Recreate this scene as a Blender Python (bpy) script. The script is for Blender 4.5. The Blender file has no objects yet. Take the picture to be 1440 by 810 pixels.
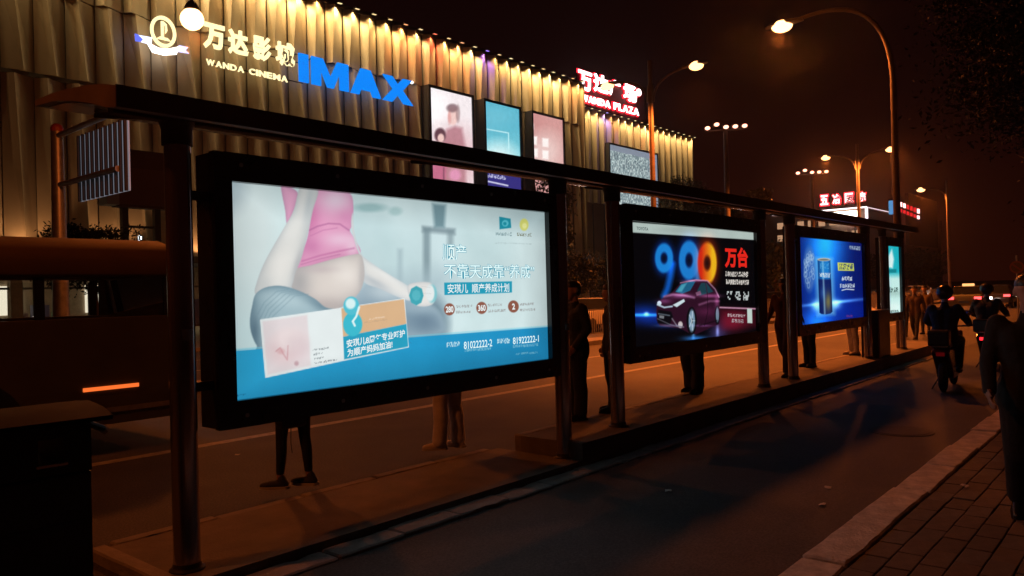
import bpy, bmesh, math, random
import numpy as np
from mathutils import Vector, Matrix
random.seed(7); RNG = np.random.default_rng(7)
SC = bpy.context.scene; COL = SC.collection
R = math.radians
# ------------------------------------------------------------------ camera
FPX, W0, H0 = 1105.0, 1440.0, 810.0
YAW = math.atan(940/1105.); PITCH = math.atan(6/1105.); ROLL = math.atan(.0266)
CAM = np.array([0, 0, 1.8])
S = 1.8/1.65                       # survey units -> metres
_F0 = np.array([math.cos(YAW), math.sin(YAW), 0]); _R0 = np.array([math.sin(YAW), -math.cos(YAW), 0]); _U0 = np.array([0, 0, 1.])
CF = _F0*math.cos(PITCH)+_U0*math.sin(PITCH); _U = -_F0*math.sin(PITCH)+_U0*math.cos(PITCH)
CR = _R0*math.cos(ROLL)-_U*math.sin(ROLL); CU = _R0*math.sin(ROLL)+_U*math.cos(ROLL)
def ray(x, y): return CF+CR*(x-720)/FPX-CU*(y-405)/FPX
def onz(x, y, z): d = ray(x, y); return CAM+d*(z-CAM[2])/d[2]
def ony(x, y, Y): d = ray(x, y); return CAM+d*Y/d[1]
def onx(x, y, X): d = ray(x, y); return CAM+d*X/d[0]
def projarr(P):
    d = P-CAM; z = d@CF
    return 720+FPX*(d@CR)/z, 405-FPX*(d@CU)/z
cd = bpy.data.cameras.new('camera'); cam = bpy.data.objects.new('camera', cd); COL.objects.link(cam)
cd.sensor_fit = 'HORIZONTAL'; cd.sensor_width = 36; cd.lens = 36*FPX/W0; cd.clip_start = .05; cd.clip_end = 3000
cam.matrix_world = Matrix(((CR[0], CU[0], -CF[0], CAM[0]), (CR[1], CU[1], -CF[1], CAM[1]), (CR[2], CU[2], -CF[2], CAM[2]), (0, 0, 0, 1)))
SC.camera = cam
# ------------------------------------------------------------------ world: clear night under a sodium lit city
wd = bpy.data.worlds.new('World'); SC.world = wd; wd.use_nodes = True
wn, wl = wd.node_tree.nodes, wd.node_tree.links
wn.clear()
wo = wn.new('ShaderNodeOutputWorld'); bg = wn.new('ShaderNodeBackground'); bg2 = wn.new('ShaderNodeBackground'); add = wn.new('ShaderNodeAddShader')
sky = wn.new('ShaderNodeTexSky'); sky.sky_type = 'NISHITA'; sky.sun_disc = False; sky.sun_elevation = R(-9); sky.sun_rotation = R(200)
wl.new(sky.outputs[0], bg.inputs[0]); bg.inputs[1].default_value = .02
tc = wn.new('ShaderNodeTexCoord'); sx = wn.new('ShaderNodeSeparateXYZ'); rp = wn.new('ShaderNodeValToRGB')
wl.new(tc.outputs['Generated'], sx.inputs[0]); wl.new(sx.outputs[2], rp.inputs[0])
rp.color_ramp.elements[0].position = 0; rp.color_ramp.elements[0].color = (.0120, .0018, .0009, 1)
rp.color_ramp.elements[1].position = .6; rp.color_ramp.elements[1].color = (.0028, .0008, .0007, 1)
e = rp.color_ramp.elements.new(.22); e.color = (.0058, .0011, .0008, 1)
wl.new(rp.outputs[0], bg2.inputs[0]); bg2.inputs[1].default_value = 1.0
wl.new(bg.outputs[0], add.inputs[0]); wl.new(bg2.outputs[0], add.inputs[1]); wl.new(add.outputs[0], wo.inputs[0])
# ------------------------------------------------------------------ exposure and render settings
vs = SC.view_settings; vs.view_transform = 'Standard'; vs.look = 'None'; vs.exposure = 0; vs.gamma = 1; vs.use_curve_mapping = False
cy = SC.cycles
cy.use_denoising = True; cy.max_bounces = 6; cy.diffuse_bounces = 2; cy.glossy_bounces = 3; cy.transparent_max_bounces = 12
cy.transmission_bounces = 4; cy.sample_clamp_indirect = 2.0; cy.caustics_reflective = False; cy.caustics_refractive = False
SODIUM = (1.0, .195, .026)
# ------------------------------------------------------------------ materials
def lin(c):
    c = np.asarray(c, float)/255.
    return np.where(c <= .04045, c/12.92, ((c+.055)/1.055)**2.4)
MATS = {}
def mat(name, col=(.5, .5, .5), rough=.6, metal=0., var=0., scale=4., bump=0., bscale=40., emit=None, estr=0., spec=.5, col2=None, coat=0., stretch=None):
    if name in MATS: return MATS[name]
    m = bpy.data.materials.new(name); m.use_nodes = True
    n, l = m.node_tree.nodes, m.node_tree.links
    b = n['Principled BSDF']
    b.inputs['Base Color'].default_value = (*col, 1); b.inputs['Roughness'].default_value = rough; b.inputs['Metallic'].default_value = metal
    b.inputs['Specular IOR Level'].default_value = spec
    if coat: b.inputs['Coat Weight'].default_value = coat; b.inputs['Coat Roughness'].default_value = .08
    if emit is not None:
        b.inputs['Emission Color'].default_value = (*emit, 1); b.inputs['Emission Strength'].default_value = estr
    if var or bump:
        t = n.new('ShaderNodeTexCoord'); mp = n.new('ShaderNodeMapping'); l.new(t.outputs['Object'], mp.inputs[0])
        if stretch: mp.inputs['Scale'].default_value = stretch
    if var:
        nz = n.new('ShaderNodeTexNoise'); nz.inputs['Scale'].default_value = scale; nz.inputs['Detail'].default_value = 6; nz.inputs['Roughness'].default_value = .65
        l.new(mp.outputs[0], nz.inputs['Vector'])
        cr = n.new('ShaderNodeValToRGB'); c2 = col2 or tuple(max(0, c*(1-var)) for c in col); c1 = tuple(min(1, c*(1+var*.6)) for c in col)
        cr.color_ramp.elements[0].position = .3; cr.color_ramp.elements[0].color = (*c2, 1)
        cr.color_ramp.elements[1].position = .7; cr.color_ramp.elements[1].color = (*c1, 1)
        l.new(nz.outputs[0], cr.inputs[0]); l.new(cr.outputs[0], b.inputs['Base Color'])
        mr = n.new('ShaderNodeMapRange'); mr.inputs['To Min'].default_value = max(.05, rough-.12); mr.inputs['To Max'].default_value = min(1, rough+.12)
        l.new(nz.outputs[0], mr.inputs[0]); l.new(mr.outputs[0], b.inputs['Roughness'])
    if bump:
        nb = n.new('ShaderNodeTexNoise'); nb.inputs['Scale'].default_value = bscale; nb.inputs['Detail'].default_value = 4
        l.new(mp.outputs[0], nb.inputs['Vector'])
        bp = n.new('ShaderNodeBump'); bp.inputs['Strength'].default_value = bump; bp.inputs['Distance'].default_value = .02
        l.new(nb.outputs[0], bp.inputs['Height']); l.new(bp.outputs[0], b.inputs['Normal'])
    MATS[name] = m
    return m
def emat(name, col, strength=1.):
    if name in MATS: return MATS[name]
    m = bpy.data.materials.new(name); m.use_nodes = True
    n, l = m.node_tree.nodes, m.node_tree.links; n.clear()
    o = n.new('ShaderNodeOutputMaterial'); e = n.new('ShaderNodeEmission'); e.inputs[0].default_value = (*col, 1); e.inputs[1].default_value = strength
    l.new(e.outputs[0], o.inputs[0]); MATS[name] = m
    return m
def print_mat(name, strength=1.):
    """backlit print: colours of the printed sheet come from the mesh attribute 'ink'"""
    m = bpy.data.materials.new(name); m.use_nodes = True
    n, l = m.node_tree.nodes, m.node_tree.links; n.clear()
    o = n.new('ShaderNodeOutputMaterial'); e = n.new('ShaderNodeEmission'); a = n.new('ShaderNodeAttribute'); a.attribute_name = 'ink'
    g = n.new('ShaderNodeBsdfGlossy'); g.inputs['Roughness'].default_value = .15; g.inputs[0].default_value = (.035, .035, .035, 1); ad = n.new('ShaderNodeAddShader')
    t = n.new('ShaderNodeTexCoord'); nz = n.new('ShaderNodeTexNoise'); nz.inputs['Scale'].default_value = 2.2; nz.inputs['Detail'].default_value = 3
    l.new(t.outputs['Object'], nz.inputs['Vector'])
    mr = n.new('ShaderNodeMapRange'); mr.inputs['To Min'].default_value = strength*.86; mr.inputs['To Max'].default_value = strength*1.12
    l.new(nz.outputs[0], mr.inputs[0]); l.new(mr.outputs[0], e.inputs[1])
    l.new(a.outputs['Color'], e.inputs[0]); l.new(e.outputs[0], ad.inputs[0]); l.new(g.outputs[0], ad.inputs[1]); l.new(ad.outputs[0], o.inputs[0])
    return m
def glass_mat(name, tint=(.8, .85, .85), rough=.02):
    if name in MATS: return MATS[name]
    m = bpy.data.materials.new(name); m.use_nodes = True
    n, l = m.node_tree.nodes, m.node_tree.links; n.clear()
    o = n.new('ShaderNodeOutputMaterial'); t = n.new('ShaderNodeBsdfTransparent'); t.inputs[0].default_value = (*tint, 1)
    g = n.new('ShaderNodeBsdfGlossy'); g.inputs['Roughness'].default_value = rough; f = n.new('ShaderNodeFresnel'); f.inputs[0].default_value = 1.5; mx = n.new('ShaderNodeMixShader')
    l.new(f.outputs[0], mx.inputs[0]); l.new(t.outputs[0], mx.inputs[1]); l.new(g.outputs[0], mx.inputs[2]); l.new(mx.outputs[0], o.inputs[0])
    MATS[name] = m
    return m
# ------------------------------------------------------------------ mesh helpers
class MB:
    def __init__(s): s.v = []; s.f = []; s.mi = []; s.m = 0
    def quad(s, *p):
        k = len(s.v); s.v += [tuple(map(float, q)) for q in p]; s.f.append(tuple(range(k, k+len(p)))); s.mi.append(s.m); return s
    def box(s, a, b, cen=None):
        x0, y0, z0 = a; x1, y1, z1 = b; k = len(s.v)
        s.v += [(x0, y0, z0), (x1, y0, z0), (x1, y1, z0), (x0, y1, z0), (x0, y0, z1), (x1, y0, z1), (x1, y1, z1), (x0, y1, z1)]
        for f in ((0, 3, 2, 1), (4, 5, 6, 7), (0, 1, 5, 4), (1, 2, 6, 5), (2, 3, 7, 6), (3, 0, 4, 7)): s.f.append(tuple(k+i for i in f)); s.mi.append(s.m)
        return s
    def tube(s, pts, rad, n=12, cap=True):
        pts = [Vector(p) for p in pts]
        if not hasattr(rad, '__len__'): rad = [rad]*len(pts)
        k = len(s.v); up = None
        for i, p in enumerate(pts):
            t = (pts[min(i+1, len(pts)-1)]-pts[max(i-1, 0)]).normalized()
            if up is None: up = Vector((0, 0, 1)) if abs(t.z) < .9 else Vector((1, 0, 0))
            a = t.cross(up).normalized(); b = a.cross(t).normalized(); up = b
            for j in range(n):
                w = 2*math.pi*j/n; q = p+(a*math.cos(w)+b*math.sin(w))*rad[i]; s.v.append(tuple(q))
        for i in range(len(pts)-1):
            for j in range(n):
                j2 = (j+1) % n; s.f.append((k+i*n+j, k+(i+1)*n+j, k+(i+1)*n+j2, k+i*n+j2)); s.mi.append(s.m)
        if cap:
            s.f.append(tuple(k+j for j in range(n))); s.mi.append(s.m); s.f.append(tuple(k+(len(pts)-1)*n+j for j in reversed(range(n)))); s.mi.append(s.m)
        return s
    def prism(s, poly, axis, a, b):
        """poly in the other two axes (in x,y,z order), extruded along axis from a to b"""
        k = len(s.v); n = len(poly)
        def mk(p, t):
            return (t, p[0], p[1]) if axis == 0 else (p[0], t, p[1]) if axis == 1 else (p[0], p[1], t)
        s.v += [mk(p, a) for p in poly]+[mk(p, b) for p in poly]
        s.f.append(tuple(k+i for i in range(n))); s.mi.append(s.m); s.f.append(tuple(k+n+i for i in reversed(range(n)))); s.mi.append(s.m)
        for i in range(n):
            j = (i+1) % n; s.f.append((k+i, k+n+i, k+n+j, k+j)); s.mi.append(s.m)
        return s
    def lathe(s, prof, c=(0, 0, 0), axis=2, n=20):
        """prof: list of (r, h)"""
        k = len(s.v)
        for r_, h in prof:
            for j in range(n):
                w = 2*math.pi*j/n; u, v_ = r_*math.cos(w), r_*math.sin(w)
                p = (u, v_, h) if axis == 2 else (u, h, v_) if axis == 1 else (h, u, v_)
                s.v.append((p[0]+c[0], p[1]+c[1], p[2]+c[2]))
        for i in range(len(prof)-1):
            for j in range(n):
                j2 = (j+1) % n; s.f.append((k+i*n+j, k+i*n+j2, k+(i+1)*n+j2, k+(i+1)*n+j)); s.mi.append(s.m)
        s.f.append(tuple(k+j for j in reversed(range(n)))); s.mi.append(s.m); s.f.append(tuple(k+(len(prof)-1)*n+j for j in range(n))); s.mi.append(s.m)
        return s
    def ball(s, c, r, n=10, sc=(1, 1, 1)):
        h = max(4, n//2+1); pr = [(r*math.sin(math.pi*i/h), -r*math.cos(math.pi*i/h)) for i in range(h+1)]
        k0 = len(s.v); s.lathe([(max(a, 1e-4), b) for a, b in pr], (0, 0, 0), 2, n)
        for i in range(k0, len(s.v)):
            x, y, z = s.v[i]; s.v[i] = (x*sc[0]+c[0], y*sc[1]+c[1], z*sc[2]+c[2])
        return s
    def mesh(s, name, mats, smooth=False, bevel=0):
        me = bpy.data.meshes.new(name); me.from_pydata(s.v, [], s.f)
        for m in (mats if isinstance(mats, (list, tuple)) else [mats]): me.materials.append(m)
        if isinstance(mats, (list, tuple)): me.polygons.foreach_set('material_index', s.mi)
        bm = bmesh.new(); bm.from_mesh(me)
        bmesh.ops.recalc_face_normals(bm, faces=bm.faces)
        if bevel: bmesh.ops.bevel(bm, geom=[e for e in bm.edges if len(e.link_faces) == 2 and e.calc_face_angle(0) > .5], offset=bevel, segments=2, affect='EDGES', profile=.6)
        bm.to_mesh(me); bm.free()
        if smooth: smooth_mesh(me)
        return me
    def build(s, name, mats, parent=None, smooth=False, bevel=0, loc=None):
        return link(name, s.mesh(name, mats, smooth, bevel), parent, loc)
def smooth_mesh(me, ang=40):
    me.shade_smooth()
    bm = bmesh.new(); bm.from_mesh(me)
    for e in bm.edges: e.smooth = not (len(e.link_faces) == 2 and e.calc_face_angle(0) > R(ang))
    bm.to_mesh(me); bm.free()
def link(name, data, parent=None, loc=None):
    o = bpy.data.objects.new(name, data); COL.objects.link(o)
    if parent is not None: o.parent = parent
    if loc is not None: o.location = loc
    return o
def tag(o, label, cat, group=None):
    o['label'] = label; o['category'] = cat
    if group: o['group'] = group
    return o
def thing(name, label, cat, loc=(0, 0, 0), rz=0, group=None):
    o = link(name, None, None, tuple(map(float, loc))); o.rotation_euler = (0, 0, rz); o.empty_display_size = .2
    return tag(o, label, cat, group)
def struct(o): o['kind'] = 'structure'; return o
def stuff(o): o['kind'] = 'stuff'; return o
def copy_tree(o, parent=None):
    c = o.copy(); COL.objects.link(c); c.parent = parent
    for ch in list(o.children): copy_tree(ch, c)
    return c
def light(name, kind, energy, col, parent, loc, rad=.1, direction=None, size=None, blend=.5):
    d = bpy.data.lights.new(name, kind); d.energy = energy; d.color = col
    if kind in ('POINT', 'SPOT'): d.shadow_soft_size = rad
    if kind == 'SPOT': d.spot_size = R(size); d.spot_blend = blend
    if kind == 'AREA': d.size = rad
    o = link(name, d, parent, loc)
    if direction is not None: o.rotation_euler = Vector(direction).to_track_quat('-Z', 'Y').to_euler()
    return o
def text_mesh(body, bold=0., extrude=.0, res=3):
    cu = bpy.data.curves.new('t', 'FONT'); cu.body = body; cu.size = 1; cu.offset = bold; cu.extrude = extrude; cu.resolution_u = res
    o = bpy.data.objects.new('t', cu); COL.objects.link(o)
    dg = bpy.context.evaluated_depsgraph_get(); me = bpy.data.meshes.new_from_object(o.evaluated_get(dg))
    bpy.data.objects.remove(o); bpy.data.curves.remove(cu)
    return me
def lettering(name, body, x0, x1, z0, z1, Y, material, parent=None, bold=.0, depth=.0, axis='XZ', origin=(0, 0, 0)):
    """letters fitted to a rectangle on a wall facing -Y (axis XZ) or -X (axis YZ)"""
    me = text_mesh(body, bold, .5 if depth else 0)
    n = len(me.vertices); co = np.empty(n*3, np.float32); me.vertices.foreach_get('co', co); co = co.reshape(-1, 3)
    mn, mx = co.min(0), co.max(0); u = (co[:, 0]-mn[0])/max(1e-6, mx[0]-mn[0]); w = (co[:, 1]-mn[1])/max(1e-6, mx[1]-mn[1])
    t = co[:, 2]*depth*2 if depth else co[:, 2]*0
    out = np.empty_like(co)
    if axis == 'XZ': out[:, 0] = x0+u*(x1-x0); out[:, 2] = z0+w*(z1-z0); out[:, 1] = Y-t*.5-depth*.5
    else: out[:, 1] = x0+u*(x1-x0); out[:, 2] = z0+w*(z1-z0); out[:, 0] = Y-t*.5-depth*.5
    out -= np.array(origin)
    me.vertices.foreach_set('co', out.ravel()); me.materials.clear(); me.materials.append(material); me.update()
    return link(name, me, parent)
# ------------------------------------------------------------------ print painter (ink laid out on the sheet of a poster or screen)
class Ink:
    def __init__(s, X0, X1, Z0, Z1, Y, nx, nz):
        s.r = (X0, X1, Z0, Z1, Y); s.nx, s.nz = nx, nz
        gx, gz = np.meshgrid(np.linspace(X0, X1, nx), np.linspace(Z0, Z1, nz))
        s.P = np.stack([gx.ravel(), np.full(gx.size, Y), gz.ravel()], 1)
        s.x, s.y = projarr(s.P); s.u = (s.P[:, 0]-X0)/(X1-X0); s.w = (s.P[:, 2]-Z0)/(Z1-Z0)
        s.c = np.zeros((gx.size, 3))
    def base(s, c): s.c[:] = c
    def blend(s, a, c): s.c = s.c*(1-a[:, None])+np.asarray(c, float)*a[:, None]
    def addl(s, a, c): s.c = s.c+np.asarray(c, float)*a[:, None]
    def sd(s, poly):
        px, py = s.x, s.y; d = np.full(px.shape, 1e9); ins = np.zeros(px.shape, bool); n = len(poly)
        for i in range(n):
            ax, ay = poly[i]; bx, by = poly[(i+1) % n]; ex, ey = bx-ax, by-ay; wx, wy = px-ax, py-ay
            t = np.clip((wx*ex+wy*ey)/(ex*ex+ey*ey+1e-9), 0, 1); d = np.minimum(d, (wx-ex*t)**2+(wy-ey*t)**2)
            if ay != by:
                c = ((ay > py) != (by > py)) & (px < (bx-ax)*(py-ay)/(by-ay)+ax); ins ^= c
        d = np.sqrt(d)
        return np.where(ins, -d, d)
    def poly(s, pts, c, soft=1., alpha=1.): s.blend(np.clip(.5-s.sd(pts)/soft, 0, 1)*alpha, c)
    def shape(s, pts, c, edge=None, w=6., soft=1.6, alpha=1., n=6):
        P = [np.array(p, float) for p in pts]; q = []; m = len(P)
        for i in range(m):
            a, b, c_, d = P[i-1], P[i], P[(i+1) % m], P[(i+2) % m]
            for k in range(n):
                t = k/n; q.append(tuple(.5*((2*b)+(c_-a)*t+(2*a-5*b+4*c_-d)*t*t+(3*b-a-3*c_+d)*t**3)))
        sd = s.sd(q); m_ = np.clip(.5-sd/soft, 0, 1)*alpha; col = np.tile(np.asarray(c, float), (len(sd), 1))
        if edge is not None: k = np.exp(-np.clip(-sd, 0, None)/w)[:, None]; col = col*(1-k)+np.asarray(edge, float)*k
        s.c = s.c*(1-m_[:, None])+col*m_[:, None]; s.last = m_
    def tint(s, cx, cy_, rx, ry, c, a=.5, rot=0):
        """soft colour inside the last shape only"""
        dx, dy = s.x-cx, s.y-cy_; t = R(rot); ux, uy = dx*math.cos(t)+dy*math.sin(t), -dx*math.sin(t)+dy*math.cos(t)
        s.blend(np.exp(-((ux/rx)**2+(uy/ry)**2))*a*s.last, c)
    def ell(s, cx, cy_, rx, ry, c, soft=.15, alpha=1., rot=0):
        dx, dy = s.x-cx, s.y-cy_; a = R(rot); ux, uy = dx*math.cos(a)+dy*math.sin(a), -dx*math.sin(a)+dy*math.cos(a)
        q = np.sqrt((ux/rx)**2+(uy/ry)**2); s.blend(np.clip((1-q)/soft+.5, 0, 1)*alpha, c)
    def glow(s, cx, cy_, rx, ry, c, p=1.): s.addl(np.exp(-(((s.x-cx)/rx)**2+((s.y-cy_)/ry)**2)**p), c)
    def line(s, pts, w, c, soft=1., alpha=1.):
        d = np.full(s.x.shape, 1e9)
        for (ax, ay), (bx, by) in zip(pts[:-1], pts[1:]):
            ex, ey = bx-ax, by-ay; wx, wy = s.x-ax, s.y-ay; t = np.clip((wx*ex+wy*ey)/(ex*ex+ey*ey+1e-9), 0, 1)
            d = np.minimum(d, (wx-ex*t)**2+(wy-ey*t)**2)
        d = np.sqrt(d); s.blend(np.clip((w-d)/soft+.5, 0, 1)*alpha, c); return d
    def blocks(s, x0, x1, y0, y1, n, c, seed=1, slope=0., alpha=.9):
        """a row of unreadable small characters"""
        rg = np.random.default_rng(seed); u = (s.x-x0)/(x1-x0); v = (s.y-(y0+slope*(s.x-x0)))/(y1-y0)
        k = np.clip((u*n).astype(int), 0, n-1); fu = u*n-k; on = (u >= 0) & (u <= 1) & (v >= 0) & (v <= 1) & (fu > .08) & (fu < .92)
        pat = rg.random((n, 5, 5)) > .38
        iu = np.clip((fu*5).astype(int), 0, 4); iv = np.clip((v*5).astype(int), 0, 4)
        s.blend((on & pat[k, iv, iu])*alpha, c)
    def sheet(s, name, strength, parent, offset=(0, 0, 0), srgb=True):
        nx, nz = s.nx, s.nz; i = np.arange(nx*nz).reshape(nz, nx)
        f = np.stack([i[:-1, :-1].ravel(), i[:-1, 1:].ravel(), i[1:, 1:].ravel(), i[1:, :-1].ravel()], 1)
        me = bpy.data.meshes.new(name); V = s.P-np.array(offset)
        me.vertices.add(len(V)); me.vertices.foreach_set('co', V.astype(np.float32).ravel())
        me.loops.add(f.size); me.loops.foreach_set('vertex_index', f.astype(np.int32).ravel())
        me.polygons.add(len(f)); me.polygons.foreach_set('loop_start', np.arange(0, f.size, 4, dtype=np.int32)); me.update(calc_edges=True)
        c = np.clip(s.c, 0, 255); c = lin(c); a = me.color_attributes.new('ink', 'FLOAT_COLOR', 'POINT')
        a.data.foreach_set('color', np.concatenate([c, np.ones((len(c), 1))], 1).astype(np.float32).ravel())
        me.materials.append(print_mat(name+'_print', strength))
        return link(name, me, parent)
# ------------------------------------------------------------------ shared materials
M_ASPH = mat('asphalt', (.062, .058, .055), .72, var=.35, scale=1.3, bump=.5, bscale=140)
def patchy(m, scale, lo, hi):
    n, l = m.node_tree.nodes, m.node_tree.links; b = n['Principled BSDF']; src = b.inputs['Base Color'].links[0].from_socket
    t = n.new('ShaderNodeTexCoord'); nz = n.new('ShaderNodeTexNoise'); nz.inputs['Scale'].default_value = scale; nz.inputs['Detail'].default_value = 8; nz.inputs['Roughness'].default_value = .7; l.new(t.outputs['Object'], nz.inputs['Vector'])
    mr = n.new('ShaderNodeMapRange'); mr.inputs['From Min'].default_value = .3; mr.inputs['From Max'].default_value = .7; mr.inputs['To Min'].default_value = lo; mr.inputs['To Max'].default_value = hi; l.new(nz.outputs[0], mr.inputs[0])
    sp = n.new('ShaderNodeTexNoise'); sp.inputs['Scale'].default_value = 55; sp.inputs['Detail'].default_value = 2; l.new(t.outputs['Object'], sp.inputs['Vector'])
    m2 = n.new('ShaderNodeMapRange'); m2.inputs['From Min'].default_value = .35; m2.inputs['From Max'].default_value = .75; m2.inputs['To Min'].default_value = .55; m2.inputs['To Max'].default_value = 1.7; l.new(sp.outputs[0], m2.inputs[0])
    mu = n.new('ShaderNodeMath'); mu.operation = 'MULTIPLY'; l.new(mr.outputs[0], mu.inputs[0]); l.new(m2.outputs[0], mu.inputs[1])
    vm = n.new('ShaderNodeVectorMath'); vm.operation = 'SCALE'; l.new(src, vm.inputs[0]); l.new(mu.outputs[0], vm.inputs['Scale']); l.new(vm.outputs[0], b.inputs['Base Color'])
patchy(M_ASPH, .33, .5, 1.5)
M_GROUND = mat('ground_dirt', (.05, .045, .04), .9, var=.3, scale=.5)
M_PAVE = mat('forecourt_paving', (.16, .15, .14), .6, var=.25, scale=.8, bump=.15, bscale=30)
M_JOINT = mat('paver_bed', (.03, .026, .022), .95)
M_BRICK = [mat('paver_%s' % n, c, .8, var=.35, scale=9, bump=.5, bscale=70) for n, c in (('ochre', (.13, .095, .07)), ('umber', (.10, .075, .058)), ('grey', (.12, .10, .085)))]
M_KERB = mat('kerb_granite', (.60, .54, .47), .75, var=.45, scale=7, bump=.6, bscale=45)
M_PLAT = mat('platform_concrete', (.17, .145, .125), .8, var=.4, scale=2.2, bump=.35, bscale=60)
M_EDGE = mat('edging_stone', (.26, .23, .21), .75, var=.35, scale=5, bump=.4, bscale=40)
M_PAINT = mat('road_paint', (.36, .34, .31), .7, var=.5, scale=9, bump=.2, bscale=80)
M_STEEL = mat('brushed_steel', (.44, .38, .38), .2, .95, var=.15, scale=14, stretch=(1, 1, .05))
M_ROOF = mat('roof_metal', (.17, .125, .115), .42, .25, var=.25, scale=2.5)
M_FASC = mat('fascia_maroon', (.055, .030, .028), .4, .1, var=.3, scale=3)
M_SOFFIT = mat('soffit_sheet', (.22, .14, .12), .2, .75, var=.2, scale=3)
M_BLACK = mat('black_enamel', (.012, .010, .010), .3, .0, var=.2, scale=8)
M_GALV = mat('galvanised_steel', (.42, .40, .38), .45, .8, var=.25, scale=6)
M_POLE = mat('painted_pole', (.13, .10, .085), .55, .1, var=.25, scale=5)
M_DARK = mat('dark_paint', (.03, .026, .025), .5, var=.3, scale=6)
M_RUBBER = mat('rubber', (.015, .015, .015), .85)
M_LENS = emat('sodium_lens', (1.0, .50, .20), 4.6)
M_LENSF = emat('sodium_lens_far', (1.0, .48, .18), 4.)
M_CHROME = mat('chrome', (.7, .68, .66), .12, 1.)
M_GLASS = glass_mat('window_glass')
ZA, ZB, ZS = .08, .25, .164
# ------------------------------------------------------------------ ground, road, sidewalk
struct(MB().quad((-900, -900, -.06), (1600, -900, -.06), (1600, 1600, -.06), (-900, 1600, -.06)).build('ground', M_GROUND))
M_LANE = mat('bike_lane_asphalt', (.036, .034, .033), .74, var=.35, scale=1.6, bump=.5, bscale=150); patchy(M_LANE, .5, .55, 1.6)
struct(MB().quad((-30, 1.6, .004), (120, 1.6, .004), (120, 4.5, .004), (-30, 4.5, .004)).build('bike_lane', M_LANE))
struct(MB().quad((-80, 1.7, 0), (420, 1.7, 0), (420, 26.5, 0), (-80, 26.5, 0)).build('road', M_ASPH))
fc = struct(MB().box((-80, 26.5, -.05), (150, 62, .13)).build('forecourt', M_PAVE))
sw = struct(MB().quad((-40, -12, .146), (300, -12, .146), (300, 1.52, .146), (-40, 1.52, .146)).build('sidewalk', M_JOINT))
pm = []
for k in range(6):
    b = MB().box((-.147, -.072, -.02), (.147, .072, 0)); me = b.mesh('paver', M_BRICK[k % 3], bevel=.006); pm.append(me)
rows = MB(); cnt = 0; picks = []
for r_ in range(36):
    y = 1.425-r_*.152
    for c in range(70):
        x = .6+c*.302+(r_ % 2)*.151
        if 3.7 < x < 11.8 and y > .1267*x-.36 and y > .1: picks.append((x, y))
        else: rows.box((x-.147, y-.072, .14), (x+.147, y+.072, .16+random.uniform(0, .005)))
for x, y in picks[:298]:
    o = link('paver', random.choice(pm), sw, (x, y, .164+random.uniform(-.004, .004))); o.rotation_euler = (random.gauss(0, .012), random.gauss(0, .008), random.gauss(0, .01))
for x, y in picks[298:]: rows.box((x-.147, y-.072, .14), (x+.147, y+.072, .162))
stuff(rows.build('paver_field', M_BRICK[1], sw))
def stone(L, D, H, jit, seed, m, name):
    rg = random.Random(seed); b = bmesh.new(); bmesh.ops.create_cube(b, size=1)
    bmesh.ops.subdivide_edges(b, edges=[e for e in b.edges if abs(e.verts[0].co.x-e.verts[1].co.x) > .5], cuts=5)
    for v in b.verts: v.co = Vector((v.co.x*L, v.co.y*D+rg.gauss(0, jit), v.co.z*H-H/2+rg.gauss(0, jit*.35)))
    bmesh.ops.bevel(b, geom=[e for e in b.edges if e.calc_face_angle(0) > .9], offset=.012, segments=1, affect='EDGES')
    me = bpy.data.meshes.new(name); b.to_mesh(me); b.free(); me.materials.append(m); return me
km = [stone(.992, .26, .22, .0028, 20+i, M_KERB, 'kerbstone') for i in range(5)]
kb = struct(MB().box((-20, 1.55, -.05), (120, 1.74, .10)).build('kerb', M_JOINT))
for i in range(60):
    o = link('kerbstone', km[i % 5], kb, (1.2+i*1.0, 1.645+random.gauss(0, .006), ZS+.012+random.gauss(0, .004))); o.rotation_euler.z = random.gauss(0, .006)
gm = [stone(.592, .22, .06, .004, 40+i, M_EDGE, 'gutter_slab') for i in range(4)]
gt = struct(MB().box((2.0, 4.43, -.03), (24, 4.63, .008)).build('gutter', M_JOINT))
for i in range(36):
    o = link('gutter_slab', gm[i % 4], gt, (2.4+i*.6, 4.53+random.gauss(0, .006), .028+random.gauss(0, .005)))
# bus stop islands
p1 = struct(MB().box((2.36, 4.65, -.05), (6.498, 5.80, ZA)).build('platform', M_PLAT))
p2 = struct(MB().box((6.5, 4.65, -.05), (22.5, 5.46, ZB)).build('platform', M_PLAT))
em = [stone(.79, .115, .2, .004, 60+i, M_EDGE, 'edging_stone') for i in range(3)]
for i in range(5): link('edging_stone', em[i % 3], p1, (2.80+i*.8, 5.86, ZA+.006+random.gauss(0, .003)))
o = link('edging_stone', em[1], p1, (2.31, 5.27, ZA+.004)); o.rotation_euler.z = R(90); o.scale.x = 1.55
for i in range(20): link('edging_stone', em[i % 3], p2, (6.92+i*.8, 5.517, ZB+.004+random.gauss(0, .002)))
# road markings and median strip
mk = MB()
mk.quad((-30, 9.18, .004), (120, 9.18, .004), (120, 9.36, .004), (-30, 9.36, .004))
struct(mk.build('lane_marking', M_PAINT))
for k in range(14):
    for yy in (12.0, 19.2, 22.6):
        b = MB().quad((-10+k*9, yy, .004), (-6+k*9, yy, .004), (-6+k*9, yy+.14, .004), (-10+k*9, yy+.14, .004))
        struct(b.build('lane_marking', M_PAINT))
struct(MB().box((-60, 14.6, -.02), (130, 15.5, .16)).build('median', M_EDGE, bevel=.02))
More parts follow.
